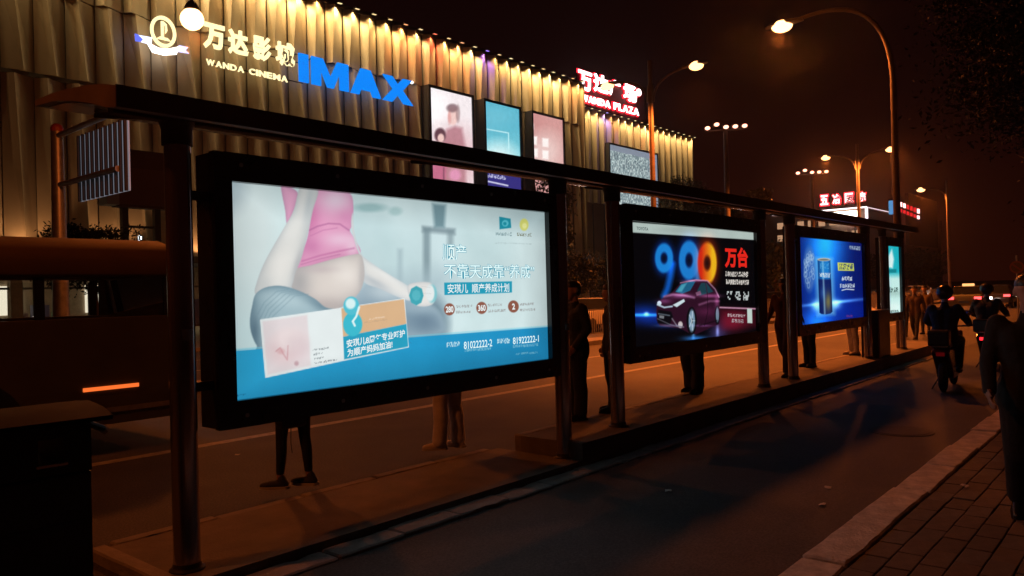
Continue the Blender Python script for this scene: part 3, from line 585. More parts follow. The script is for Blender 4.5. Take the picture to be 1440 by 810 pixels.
for i in range(NP):
    x = XL+i*PW
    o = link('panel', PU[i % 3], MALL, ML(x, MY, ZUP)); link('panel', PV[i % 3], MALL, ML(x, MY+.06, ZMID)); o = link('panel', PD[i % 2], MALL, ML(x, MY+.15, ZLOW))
    if i >= 3:
        col = SPECIAL.get(i, WARM[i % 4]); pw = 900 if i > 9 else 480
        washer(x+PW*.42, MY-.98, ZTOP-.30, col, pw*random.choice((.55, .8, 1., 1.1, 1.2, 1.3)), 'small warm wall washer lamp at the top of a pleat of the near mall wing' if col in WARM else 'small coloured wall washer lamp at the top of a pleat of the near mall wing', 1.5)
MB().box(ML(XL-8, MY-.28, ZTOP-.34), ML(XR+.1, MY+.9, ZTOP)).build('cornice', M_CORN, MALL, bevel=.04)
MB().box(ML(XL-8, MY-.2, ZMID-.23), ML(XR, MY+.6, ZMID-.02)).build('ledge', M_CORN, MALL)
MB().box(ML(XR-.12, MY-.5, 0), ML(XR+.14, MY+.6, ZTOP-.35)).build('corner_trim', M_PANEL, MALL)
NB = 19; PB = (99.3*S-70*S)/NB
PUB = [pleat(ZTOP-.3-ZMID+2.2, PB, .55, s_).mesh('panel', M_PANEL) for s_ in (.3, .2)]
for i in range(NB):
    x = 70*S+i*PB
    link('panel', PUB[i % 2], MALL, ML(x, BY, ZMID-2.2)); col = (.45, .35, 1.) if i == 4 else (1., .5, .22) if i in (5, 9) else WARM[i % 4]
    washer(x+PB*.42, BY-.9, ZTOP-.20, col, 880*random.choice((.6, .85, 1., 1.15, 1.3)), 'small warm wall washer lamp at the top of a pleat of the far mall wing' if col in WARM else 'small coloured wall washer lamp at the top of a pleat of the far mall wing', 1.5)
MB().box(ML(XR+.2, BY-.25, ZTOP-.27), ML(99.4*S, BY+.9, ZTOP+.1)).build('cornice', M_CORN, MALL, bevel=.04)
MB().box(ML(XR+.2, BY+.05, .1), ML(99.3*S, BY+.6, ZMID-2.22)).build('wall', M_PANEL2, MALL)
for i in range(7):
    x = 70.5*S+i*4.4; MB().box(ML(x, BY-.05, .2), ML(x+.14, BY+.048, ZMID-2.4)).build('wall_rib', M_CORN, MALL)
# ground floor shopfronts
M_SHOPW = mat('shop_wall', (.52, .40, .28), .8, var=.3, scale=1.5); M_SHOPF = mat('shop_floor', (.35, .28, .22), .3, var=.2, scale=2); M_MULL = mat('mullion', (.06, .05, .045), .4, .4)
GZ = .13
MB().box(ML(XL-8, MY+6, GZ), ML(XR-.4, MY+6.2, ZLOW-.3)).build('shop_wall', M_SHOPW, MALL)
MB().quad(ML(XL-8, MY+.3, GZ+.006), ML(XR-.4, MY+.3, GZ+.006), ML(XR-.4, MY+6, GZ+.006), ML(XL-8, MY+6, GZ+.006)).build('shop_floor', M_SHOPF, MALL)
MB().box(ML(XL-8, MY+.1, ZLOW-.45), ML(XR-.4, MY+8, ZLOW-.02)).build('fascia', M_CORN, MALL)
M_CEIL = emat('shop_lamp', (1., .72, .42), 9)
k = 0; xb = XL-6
while xb < XR-4:
    MB().box(ML(xb-.3, MY+.2, GZ), ML(xb+.3, MY+.8, ZLOW-.46)).build('column', M_SHOPW, MALL, bevel=.02)
    for j in range(2):
        xa = xb+.3+j*2.2
        p = MB().box(ML(xa, MY+.42, GZ), ML(xa+2.2, MY+.50, GZ+.12)).box(ML(xa, MY+.42, GZ+2.55), ML(xa+2.2, MY+.5, GZ+2.67)).box(ML(xa, MY+.42, GZ+.121), ML(xa+.08, MY+.5, ZLOW-.47)).build('window_frame', M_MULL, MALL)
        MB().quad(ML(xa+.081, MY+.46, GZ+.121), ML(xa+2.2, MY+.46, GZ+.121), ML(xa+2.2, MY+.46, ZLOW-.47), ML(xa+.081, MY+.46, ZLOW-.47)).build('pane', M_GLASS, p)
    if k % 2 == 0 or k < 5: MB().box(ML(xb+1.2, MY+2.6, ZLOW-.60), ML(xb+3.6, MY+2.9, ZLOW-.52)).build('ceiling_lamp', M_CEIL, MALL)
    rgk = random.Random(k)
    for j in range(3):            # display racks and lit pictures inside
        xx = xb+.6+j*1.35; hh = rgk.uniform(.9, 2.1)
        MB().box(ML(xx, MY+3.2+j*.5, GZ), ML(xx+.9, MY+3.7+j*.5, GZ+hh)).build('shop_rack', mat('rack_%d' % (k*3+j) if k < 3 else 'rack_x%d' % j, (rgk.uniform(.1, .5), rgk.uniform(.1, .35), rgk.uniform(.08, .3)), .6), MALL)
    if k < 6: MB().box(ML(xb+.8, MY+5.85, 1.2), ML(xb+2.0, MY+5.98, 3.0)).build('lit_picture', emat('lit_picture', (1., .82, .62), 1.6), MALL)
    xb += 4.98; k += 1
# up-lights at the foot of the pleated wall
for i in range(2, NP, 3):
    x = XL+i*PW+.8; t = thing('ground_uplight', 'small ground uplight washing the lower facade of the near mall wing', 'lamp', (x, MY-1.1, ZLOW-.45), 0, 'uplights at the foot of the facade')
    MB().lathe([(.10, 0), (.13, .05), (.13, .16)], (0, 0, 0), 2, 14).build('housing', M_DARK, t); MB().lathe([(.11, .161), (.10, .17)], (0, 0, 0), 2, 14).build('lens', emat('uplight_lens', (1., .68, .35), 14), t); MB().box((-.02, .1, .02), (.02, 1.4, .08)).build('bracket', M_DARK, t)
    light('bulb', 'SPOT', 300 if i < 16 else 170, (1., .55, .22), t, (0, 0, .22), .06, (0, .28, 1), 95, .6)
# ------------------------------------------------------------------ signs on the mall
E_GOLD = emat('sign_gold', (1., .86, .44), 1.5); E_BLUE = emat('sign_blue', (.006, .25, 1.0), 1.0); E_WHITE = emat('sign_white', (1., .97, .92), 3.); M_SIDE = mat('letter_return', (.08, .06, .05), .5)
SY = MY-.95
def sgn(name, label, x, z): return thing(name, label, 'sign', (x, SY, z))
def slet(t, body, x0, x1, z0, z1, m, bold=.02, depth=.12, Y=None):
    o = t.location; return lettering('letter', body, x0, x1, z0, z1, Y or SY, m, t, bold, depth, origin=tuple(o))
cs = sgn('cinema_sign', 'glowing cream cinema sign in Chinese and Latin letters on the pleated wall', 24.55*S, 15.5*S)
for ch, a, bx_ in zip('万达影城', (285, 320, 355, 387), (316, 349, 381, 414)):
    ym = 45+(a-285)*.247; A = ony(a, ym, SY); B = ony(bx_, ym+35, SY); slet(cs, ch, A[0], B[0], 16.45*S+.35, 18.05*S+.3, E_GOLD, .045)
xw = 289.5
for ch, wd_ in zip('WANDA CINEMA', (12, 9, 9, 9, 9, 4.5, 8.5, 3.2, 9, 8, 10, 9)):
    if ch != ' ':
        yb_ = 92+(xw-289)*.2185; A = ony(xw, yb_-8.5, SY); B = ony(xw+wd_, yb_+(wd_*.22), SY); slet(cs, ch, A[0], B[0], B[2]+.05, A[2]+.05, E_GOLD, .03, .08)
    xw += wd_+1.3
for zz in (15.9*S, 17.2*S): MB().box((24.4*S-cs.location.x, .02, zz-cs.location.z), (31*S-cs.location.x, .08, zz+.06-cs.location.z)).build('rail', M_DARK, cs)
im = sgn('screen_sign', 'big blue glowing block letters IMAX on the pleated wall', 31.3*S, 15.9*S)
zb, zt = 15.98*S, 17.86*S
def blk(polys, xa, xb_):
    bm_ = MB()
    for pts in polys:
        bm_.prism([(xa+u*(xb_-xa)-im.location.x, zb+v*(zt-zb)-im.location.z) for u, v in pts], 1, -.16, 0)
    bm_.build('letter', E_BLUE, im)
def xat(px, y=100): return ony(px, y, SY)[0]
blk([[(0, 0), (1, 0), (1, 1), (0, 1)]], xat(419.5), xat(432.5))
blk([[(0, 0), (.24, 0), (.24, .62), (.42, 0), (.58, 0), (.76, .62), (.76, 0), (1, 0), (1, 1), (.7, 1), (.5, .38), (.3, 1), (0, 1)]], xat(437), xat(488.5))
blk([[(0, 0), (.27, 0), (.335, .2), (.665, .2), (.73, 0), (1, 0), (.66, 1), (.34, 1)]], xat(492, 120), xat(534, 120))
blk([[(0, 0), (.31, 0), (.5, .31), (.69, 0), (1, 0), (.66, .52), (.98, 1), (.68, 1), (.5, .72), (.32, 1), (.02, 1), (.34, .52)]], xat(537, 130), xat(579, 130))
MB().ball((xat(577, 122)-im.location.x+.1, -.1, zt-im.location.z-.1), .13, 10).build('dot', E_WHITE, im)
lg = sgn('ribbon_logo', 'white ring emblem above a waving ribbon on the pleated wall', 22*S, 16.6*S)
cx, cz = ony(229, 45, SY)[0], ony(229, 45, SY)[2]; rx_ = (xat(247)-xat(211))/2; rz_ = .98
def lx(p): return (p[0]-lg.location.x, p[1]-lg.location.z)
def rng(r0, r1, n=40, a0=0, a1=2*math.pi):
    o = MB()
    for i in range(n):
        a, c_ = a0+(a1-a0)*i/n, a0+(a1-a0)*(i+1)/n
        P = [lx((cx+rx_*r_*math.cos(t_), cz+rz_*r_*math.sin(t_))) for r_, t_ in ((r0, a), (r1, a), (r1, c_), (r0, c_))]
        o.prism(P, 1, -.12, 0)
    return o
rng(.78, 1.).build('ring', E_GOLD, lg)
g = MB()
for pts in ([(-.16, .66), (.02, .66), (.02, -.42), (-.16, -.42)], [(.02, .66), (.26, .5), (.3, .1), (.16, -.1), (.16, .4), (.02, .48)], [(-.55, -.52), (.55, -.52), (.3, -.36), (-.3, -.36)]):
    g.prism([lx((cx+rx_*u, cz+rz_*v)) for u, v in pts], 1, -.12, 0)
g.build('monogram', E_GOLD, lg)
def pq(pts): return [lx((ony(a, b_, SY)[0], ony(a, b_, SY)[2])) for a, b_ in pts]
MB().prism(pq([(206, 60), (222, 68), (236, 69), (250, 66), (247, 77), (230, 78), (214, 74)]), 1, -.14, 0).build('ribbon', E_WHITE, lg)
MB().prism(pq([(193, 49.5), (213, 53), (212, 63), (198, 59.5), (200, 56)]), 1, -.10, 0).build('ribbon_tail', emat('ribbon_pale', (.75, .8, 1.), 1.7), lg)
MB().prism(pq([(251, 64), (264, 67), (260, 71), (265, 75.5), (250, 73)]), 1, -.10, 0).build('ribbon_tail', emat('ribbon_violet', (.62, .6, 1.), 1.7), lg)
MB().prism(pq([(189, 47.5), (193, 49), (200, 56), (197, 59), (190, 58)]), 1, -.10, 0).build('ribbon_tip', emat('ribbon_blue', (.12, .16, .8), 1.3), lg)
# portrait billboards
def billboard(name, label, x0, x1, z0, z1, Y, nx, nz, paint, strength, fr=.22):
    t = thing(name, label, 'billboard', ((x0+x1)/2, Y, z0)); O = tuple(t.location)
    b_ = MB(); b_.box((x0-fr-O[0], .02, -fr), (x1+fr-O[0], 1.1, z1-z0+fr)); b_.build('casing', M_DARK, t)
    f = MB(); h = z1-z0; w = (x1-x0)/2
    f.box((-w-fr, -.12, -fr), (w+fr, .018, 0)).box((-w-fr, -.12, h), (w+fr, .018, h+fr)).box((-w-fr, -.12, .001), (-w, .018, h-.001)).box((w, -.12, .001), (w+fr, .018, h-.001)); f.build('frame', M_DARK, t)
    global I
    I = Ink(x0, x1, z0, z1, Y, nx, nz); paint(); I.sheet('print', strength, t, O); return t
def pa1():
    I.base((236, 226, 228)); I.ell(640, 225, 40, 40, (214, 170, 176), 1.2, .8); I.ell(608, 150, 22, 24, (252, 248, 248), 1., .8)
    I.poly([(622, 200), (628, 182), (640, 177), (650, 180), (655, 210), (655, 262), (590, 262), (610, 236)], (176, 120, 130), 6, .9); I.ell(637, 163, 7, 13, (232, 196, 190), .3); I.ell(636, 152, 8, 6, (120, 90, 96), .5, .8); I.ell(644, 160, 3, 12, (140, 110, 112), .6, .6); I.ell(632, 166, 2.5, 9, (206, 130, 128), .8, .5)
    I.ell(619, 190, 8, 10, (96, 62, 72), .35); I.ell(620, 194, 4.6, 6, (228, 190, 184), .4); I.poly([(598, 238), (606, 208), (618, 204), (630, 208), (626, 262), (598, 262)], (190, 100, 130), 5, .85); I.line([(624, 236), (624, 262)], .8, (120, 70, 90), 2); I.ell(640, 246, 8, 8, (226, 150, 186), .6, .8)
def pa2():
    I.base((92, 178, 200)); I.blend(np.clip((I.y-175)/60, 0, 1)*.7, (150, 222, 226)); I.ell(700, 230, 26, 26, (236, 250, 248), 1.1, .95); I.ell(690, 165, 34, 14, (120, 196, 214), 1., .5)
    I.line([(676, 180), (715, 187), (716, 226)], .7, (196, 236, 240), 1.2); I.line([(676, 180), (677, 224)], .7, (196, 236, 240), 1.2); I.blend(np.clip((I.y-(236+(I.x-672)*.15))/1.5, 0, 1), (52, 46, 120)); I.line([(677, 253), (714, 261)], 1., (206, 206, 232), 1.2); I.line([(677, 247), (677, 253)], .9, (206, 206, 232), 1.2)
    I.blocks(680, 712, 243.5, 249, 7, (196, 196, 230), 33, .14)
def pa3():
    I.base((206, 150, 146)); I.ell(745, 190, 20, 40, (196, 134, 132), 1.1, .6); I.ell(766, 214, 24, 26, (236, 214, 208), 1.1, .7); I.poly([(741, 172), (751, 174), (751, 182), (742, 181)], (240, 226, 220), 1.5); I.blocks(743, 749, 174, 180, 2, (206, 150, 146), 35)
    for a, b_ in ((751, 197), (767, 200), (752, 214), (767, 217)): I.poly([(a-4.5, b_-6), (a+4.5, b_-5), (a+4, b_+7), (a-4, b_+6)], (250, 240, 236), 2.5)
billboard('billboard', 'tall pale lit billboard with two people on the pleated wall', 42.6*S, 47.3*S, 8.3*S, 17.75*S, MY-1.0, 90, 170, pa1, 1.15)
billboard('billboard', 'tall turquoise lit billboard on the pleated wall', 48.95*S, 53.4*S, 8.3*S, 17.75*S, MY-1.0, 80, 170, pa2, 1.1)
billboard('billboard', 'tall pink lit billboard with four white shapes on the pleated wall', 55.3*S, 59.8*S, 8.3*S, 17.75*S, MY-1.0, 80, 170, pa3, 1.1)
def pa4():
    g_ = np.random.default_rng(5); n1, n2 = 64, 72; a = g_.random((n2, n1)); iu = np.clip((I.u*n1).astype(int), 0, n1-1); iv = np.clip((I.w*n2).astype(int), 0, n2-1); v = a[iv, iu]
    c0 = np.array((120, 140, 146)); c1 = np.array((214, 230, 228)); I.c = c0+(c1-c0)*v[:, None]; a2 = g_.random((n2, n1))[iv, iu]; I.blend((a2 > .72)*.55, (70, 84, 96)); m = ((I.u > .86) | (I.w > .95))*1.; I.blend(m, (140, 150, 166))
billboard('video_wall', 'large grey flickering video wall on the far mall wing', 77.1*S, 88*S, 5.2*S, 18.55*S, BY-.9, 150, 150, pa4, .9)
# red roof sign
rs = thing('roof_sign', 'glowing red roof sign with white Chinese and Latin letters', 'sign', (79*S, BY-.3, ZTOP+.1)); RY = BY-.5
E_RED = emat('neon_red', (1., .012, .03), 2.2); E_RW = emat('neon_hot', (1., .78, .78), 3.4); M_RB = mat('sign_board_red', (.20, .010, .016), .5)
O = tuple(rs.location)
MB().box((72.3*S-O[0], .02, .15), (86.3*S-O[0], .35, 26.2*S-O[2])).build('backboard', M_RB, rs)
for k in range(8): MB().box((72.8*S+k*1.85*S-O[0], .36, -.1), (72.8*S+k*1.85*S-O[0]+.12, 1.2, 25.6*S-O[2])).build('strut', M_DARK, rs)
def rl(body, p0, p1, bold):
    A = ony(*p0, RY); B = ony(*p1, RY)
    lettering('letter_halo', body, A[0]-.16, B[0]+.16, B[2]-.14, A[2]+.14, RY+.16, E_RED, rs, bold+.025, .1, origin=O); lettering('letter', body, A[0], B[0], B[2], A[2], RY, E_RW, rs, bold, .14, origin=O)
rl('万', (812, 97), (832, 131), .035); rl('达', (834, 102), (855, 134), .035); rl('广', (856, 110), (872, 138), .035); rl('场', (876, 116), (895, 146), .035)
rl('®', (894.5, 124), (901, 136), .01)
xw = 817.5
for ch, wd_ in zip('WANDA PLAZA', (9.5, 7.5, 8, 8, 8, 4, 7, 6, 8, 7, 8)):
    if ch != ' ': yt_ = 132+(xw-817)*.262; rl(ch, (xw, yt_), (xw+wd_-.8, yt_+9.5+(wd_*.26)), .03)
    xw += wd_
# ------------------------------------------------------------------ street lamps
def lamp_head(parent, p, d, lens, power, size=118, sc=1., spot=True):
    """cobra head luminaire at p pointing along d (unit, horizontal); returns housing"""
    d = Vector(d).normalized(); s_ = Vector((-d.y, d.x, 0)); p = Vector(p)
    b_ = MB(); k = len(b_.v); prof = [(-.05, .05, .05), (.1, .09, .07), (.35, .15, .09), (.6, .13, .07), (.72, .05, .03)]
    n = 10
    for a, w, h in prof:
        for j in range(n):
            t_ = 2*math.pi*j/n; z = math.sin(t_)*h; z = z if z > 0 else z*.35
            b_.v.append(tuple(p+d*a*sc+s_*math.cos(t_)*w*sc+Vector((0, 0, z*sc))))
    for i in range(len(prof)-1):
        for j in range(n):
            j2 = (j+1) % n; b_.f.append((k+i*n+j, k+(i+1)*n+j, k+(i+1)*n+j2, k+i*n+j2)); b_.mi.append(0)
    b_.f.append(tuple(k+j for j in range(n))); b_.f.append(tuple(k+(len(prof)-1)*n+j for j in reversed(range(n)))); b_.mi += [0, 0]
    h = b_.build('lamp_head', M_POLE, parent, smooth=True)
    c = p+d*.38*sc+Vector((0, 0, -.03*sc))
    MB().ball(c, .17*sc, 14, (1.25 if abs(d.x) > .7 else 1., 1.25 if abs(d.y) > .7 else 1., .72)).build('lens', lens, h, smooth=True)
    if power: light('bulb', 'SPOT', power, SODIUM, parent, tuple(c+Vector((0, 0, -.24*sc))), .2*sc, (0, 0, -1), size, .3)
    return h
def arc(p0, p1, p2, n=12):
    P0, P1, P2 = map(Vector, (p0, p1, p2)); return [P0*(1-t)**2+P1*2*t*(1-t)+P2*t*t for t in [i/n for i in range(n+1)]]
def kerb_lamp(x, y, h, reach, label, power, az=math.pi/2, group=None, lens=None, size=168):
    t = thing('street_lamp', label, 'street lamp', (x, y, 0), 0, group); d = (math.cos(az), math.sin(az), 0)
    b_ = MB().lathe([(.16, 0), (.16, .05), (.10, .09), (.085, 2.5), (.07, h-1.9)], (0, 0, 0), 2, 16); b_.build('pole', M_POLE, t, smooth=True)
    pts = [(0, 0, h-1.9)]+[tuple(v) for v in arc((0, 0, h-1.9), (d[0]*.03, d[1]*.03, h+.45), (d[0]*(reach-.35), d[1]*(reach-.35), h+.10), 16)][1:]
    MB().tube(pts, [.068-.026*i/len(pts) for i in range(len(pts))], 12).build('arm', M_POLE, t, smooth=True)
    lamp_head(t, (d[0]*(reach-.4), d[1]*(reach-.4), h+.06), d, lens or M_LENS, power, size, 1.25); return t
def median_lamp(x, y, h, reach, label, power, group, lens=M_LENSF, sc=1., sides=(1, -1), cone=172):
    t = thing('street_lamp', label, 'street lamp', (x, y, .16), 0, group); h -= .16
    MB().lathe([(.2, 0), (.2, .05), (.13, .1), (.11, 3), (.085, h+.55)], (0, 0, 0), 2, 14).build('pole', M_POLE, t, smooth=True)
    MB().lathe([(.13, h-1.0), (.13, h-.4)], (0, 0, 0), 2, 14).build('collar', M_POLE, t, smooth=True)
    for sgn_ in sides:
        pts = arc((0, sgn_*.12, h-1.), (0, sgn_*.14, h-.1), (0, sgn_*(reach-.3), h), 10); MB().tube(pts, .045, 10).build('arm', M_POLE, t, smooth=True)
        lamp_head(t, (0, sgn_*(reach-.4), h), (0, sgn_, 0), lens, power, cone, sc)
    return t
KA = onz(1105, 37, 8.4); KP = (KA[0], 5.02)
kerb_lamp(KP[0], KP[1], 8.4, KA[1]-KP[1]+.02, 'curved street lamp rising past the far end of the bus shelter', 1500)
med = [23.8*S, 46.6*S, 69*S]
ML_ = ['two-armed street lamp standing in front of the far mall wing', 'two-armed street lamp in the median before the hospital', 'single-armed street lamp in the median behind the big tree', 'third two-armed street lamp far down the median', 'farthest two-armed street lamp down the median']
for k, x in enumerate(med): median_lamp(x, 13.75*S, 9.0*S, 1.66*S, ML_[k], 5600, 'lamps along the road median', sc=1.3 if k < 2 else 1.6, sides=(1, -1) if k < 2 else (1,), cone=130 if k == 0 else 172)
A = onz(270, 25, 7.6); az = math.atan2(3.3, -2.6)
def hanging_lamp(p, reach, az, label, power):
    bx_, by_ = p[0]+reach*math.cos(az), p[1]+reach*math.sin(az); h = p[2]; t = thing('street_lamp', label, 'street lamp', (bx_, by_, 0)); d = Vector((-math.cos(az), -math.sin(az), 0))
    MB().lathe([(.17, 0), (.17, .05), (.11, .1), (.08, h+.6)], (0, 0, 0), 2, 16).build('pole', M_POLE, t, smooth=True)
    e_ = d*reach; MB().tube(arc((0, 0, h+.55), (d.x*.6, d.y*.6, h+1.5), (e_.x, e_.y, h+1.05), 14), .045, 10).build('arm', M_POLE, t, smooth=True)
    MB().tube([(e_.x, e_.y, h+1.05), (e_.x, e_.y, h+.2)], .022, 8).build('drop_rod', M_POLE, t)
    hd = MB().lathe([(.03, .36), (.08, .32), (.14, .22), (.15, .15)], (e_.x, e_.y, h), 2, 20).build('lamp_head', M_POLE, t, smooth=True)
    MB().ball((e_.x, e_.y, h-.03), .235, 16, (1, 1, .95)).build('lens', emat('sodium_globe', (1.0, .52, .24), 5.), hd, smooth=True)
    light('bulb', 'POINT', power, SODIUM, t, (e_.x, e_.y, h-.46), .2)
hanging_lamp(A, 5.6, az, 'near street lamp glowing in front of the ring emblem', 700)
kerb_lamp(-3.6, 5.02, 8.4, KA[1]-KP[1]+.02, 'curved street lamp before the near end of the bus shelter', 620, size=150)
# flood light masts
def mast(px, py, Y, label):
    p = ony(px, py, Y); t = thing('floodlight_mast', label, 'floodlight', (p[0], p[1], 0), 0, 'floodlight masts beyond the mall'); h = p[2]
    MB().lathe([(.28, 0), (.24, 2), (.15, h-.2)], (0, 0, 0), 2, 12).build('pole', M_POLE, t, smooth=True)
    MB().tube([(.6, -1.1, h-.1), (-.6, 1.1, h-.1)], .07, 8).build('crossarm', M_POLE, t)
    for k in range(5):
        u = (k-2)/2; c = (.6*u, -1.1*u, h+.08+(.22 if k == 1 else 0)); q_ = MB().box((c[0]-.17, c[1]-.2, c[2]-.12), (c[0]+.2, c[1]+.2, c[2]+.16)).build('flood_head', M_DARK, t, bevel=.02)
        MB().ball((c[0]-.14, c[1]-.12, c[2]), .19, 10, (.8, 1, .7)).build('lens', emat('flood_lens', (1., .42, .28), 3.4), q_)
mast(1020, 181, 24, 'floodlight mast with a row of five lamps beside the far mall wing'); mast(1141, 244, 26, 'smaller floodlight mast near the red hospital letters')
# ------------------------------------------------------------------ hospital far down the road
HY = 60*S; hc = ony(1217, 291, HY); HX, HZ = hc[0], hc[2]
ho = thing('hospital_building', 'distant hospital block with white light strips along its roof corner', 'building', (HX, HY, 0))
M_HOSP = mat('hospital_wall', (.30, .20, .16), .8, var=.2, scale=.2); E_STRIP = emat('light_strip', (1., .85, .88), 2.6)
MB().box((0, 0, -.1), (70, 60, HZ-.6)).build('wall', M_HOSP, ho)
MB().box((-.3, -.3, HZ-.6), (70, 60, HZ-.05)).build('parapet', M_HOSP, ho)
MB().box((-.5, -.5, HZ-.25), (-.301, 26, HZ+.1)).build('light_strip', E_STRIP, ho); MB().box((-.301, -.5, HZ-.20), (34, -.301, HZ+.0)).build('light_strip', emat('light_strip_dim', (1., .8, .84), 1.), ho); MB().box((-.62, -.62, HZ-3.6), (-.05, -.05, HZ-.26)).build('light_strip', E_STRIP, ho)
for fl in range(5):
    for k in range(8):
        MB().box((-.08, 2+k*3, HZ-4.4-fl*3.6), (-.005, 3.8+k*3, HZ-2.6-fl*3.6)).build('window', emat('ward_window', (1., .55, .3), .12 if (fl*3+k) % 4 else .5), ho)
hs = thing('shop_sign', 'white hot lit panel sign at the hospital roof corner', 'sign', (HX-.8, HY+2, HZ-4.2))
MB().box((-.2, 0, .2), (.1, 6.5, 3.4)).build('panel', emat('hot_panel', (1., .86, .66), 5), hs); MB().box((-.3, -.8, -.2), (-.02, 3.5, 1.2)).build('panel', emat('hot_pink', (1., .5, .5), 3), hs); MB().box((-.1, .5, -4), (.3, .8, .2)).build('leg', M_DARK, hs)
r2 = thing('roof_sign', 'red glowing hospital name on the distant roof', 'sign', (HX-.5, HY, HZ)); O = tuple(r2.location)
for ch, a, b_ in zip('五冶医院', (1153.5, 1170.5, 1188, 1206), (1165, 1182, 1200, 1217.5)):
    X_ = HX-.5; P0 = onx(a, 286.5-(a-1153)*.085-11.5, X_); P1 = onx(b_, 288-(a-1153)*.1, X_)
    for nm, mm, bo, gx, gr in (('letter_halo', E_RED, .09, X_+.25, .3), ('letter', emat('neon_pink', (1., .5, .5), 3), .045, X_, 0)):
        lettering(nm, ch, P0[1]+gr, P1[1]-gr, P1[2]-gr, P0[2]+gr, gx, mm, r2, bo, .2, 'YZ', O)
for k in range(6): MB().box((.5, 4+k*5, 0), (.7, 4.2+k*5, 3.6)).build('strut', M_DARK, r2)
r3 = thing('roof_sign', 'two rows of broken red letters on the distant roof past the lamp', 'sign', (250*S, HY-2, 19.5*S)); O = tuple(r3.location)
rg = random.Random(4)
for row in range(2):
    for k in range(6):
        px = 1265+k*4.9; py = 284+k*1.9+row*9.5; A = ony(px, py, HY-2); B = ony(px+3.6, py+7-row*1.6, HY-2); hot = k == 5 or (row == 0 and k in (0, 1))
        MB().box((A[0]-O[0], -.2, B[2]-O[2]), (B[0]-O[0]-.6, 0, A[2]-O[2])).build('letter', emat('neon_pink', (1., .5, .5), 3) if hot else emat('neon_dim', (1., .02, .03), .8), r3)
MB().box((-8, .02, -8), (30, 1, 8)).build('backboard', mat('roof_board', (.05, .015, .015), .7), r3)
MB().box((-8, 1.02, -40), (40, 20, 2)).build('wall', M_HOSP, r3)
bl = thing('pole_banner', 'small blue and white lit banner on the lamp pole', 'banner', (KP[0], KP[1], 5.0)); c = onx(1251, 292, KP[0])
MB().box((-.03, .07, -.16), (.03, .17, .16)).build('panel', [emat('banner_blue', (.1, .3, .6), .9)], bl, loc=(0, 0, c[2]-5)); MB().box((-.02, .05, -.02), (.02, .18, .02)).build('arm', M_DARK, bl, loc=(0, 0, c[2]-5+.18))
# ------------------------------------------------------------------ cantilever road sign, back side
gx = 9.4; gp = onx(80, 182, gx); G = thing('road_sign', 'back of a ribbed road sign on a cantilever arm', 'road sign', (gx, gp[1], 0)); GO = (gx, gp[1], 0)
MB().lathe([(.26, 0), (.24, 1), (.17, gp[2])], (0, 0, 0), 2, 16).build('pole', M_GALV, G, smooth=True); MB().ball((0, 0, gp[2]), .19, 12).build('cap', mat('red_cap', (.35, .05, .03), .5), G)
ra = [onx(84, 190, gx), onx(165, 165.5, gx), onx(84, 260, gx), onx(166, 241, gx)]
for a, b_ in ((0, 1), (2, 3)): MB().tube([(0, 0, ra[a][2]), (0, ra[b_][1]-GO[1], ra[a][2]+(.05 if a == 0 else 0))], .085, 12).build('arm', M_GALV, G, smooth=True)
ya, yb_ = onx(105, 165, gx)[1]-GO[1], onx(177, 262, gx)[1]-GO[1]; za, zb_ = onx(177, 262, gx)[2]-.1, onx(175, 168, gx)[2]+.05
MB().box((.10, yb_, za), (.13, ya, zb_)).build('panel', mat('sign_back_glow', (.46, .48, .52), .5, .1, var=.2, scale=2, emit=(.80, .84, 1.), estr=.17), G)  # weak cool emission stands in for light falling on the sign's back
for k in range(11):
    y_ = ya+(yb_-ya)*(k+.25)/10.6; MB().box((.02, y_-.035, za), (.098, y_+.035, zb_)).build('rib', M_DARK, G)
# ------------------------------------------------------------------ two legged light box by the mall and shrubs
K0 = ony(150, 207, 40); K1 = ony(240, 296, 40); T2 = thing('advertising_panel', 'dark slatted advertising panel raised on two legs by the mall', 'panel', ((K0[0]+K1[0])/2, 40, .13)); w = (K1[0]-K0[0])/2+.3; z0, z1 = K1[2]-.13, K0[2]-.13
MB().box((-w+.6, -.25, z0), (w, .35, z1)).build('casing', mat('panel_brown', (.075, .035, .028), .7, var=.2, scale=1), T2, bevel=.03)
for k in range(16): zz = z0+.15+(z1-z0-1.1)*k/16; MB().box((-w+.7, -.31, zz), (w-.1, -.252, zz+.12)).build('slat', mat('slat_brown', (.11, .05, .038), .6), T2)
MB().box((-w, -.6, z0+.05), (-w+.598, .3, z0+1.3)).build('control_box', mat('control_box_grey', (.20, .23, .25), .6), T2, bevel=.02)
for xx in (-w*.42, w*.45): MB().box((xx-.15, -.1, -.02), (xx+.15, .2, z0+.02)).build('leg', M_DARK, T2)
MB().box((-w*.42+.16, -.02, z0-1.0), (w*.45-.16, .1, z0-.88)).build('brace', M_DARK, T2)
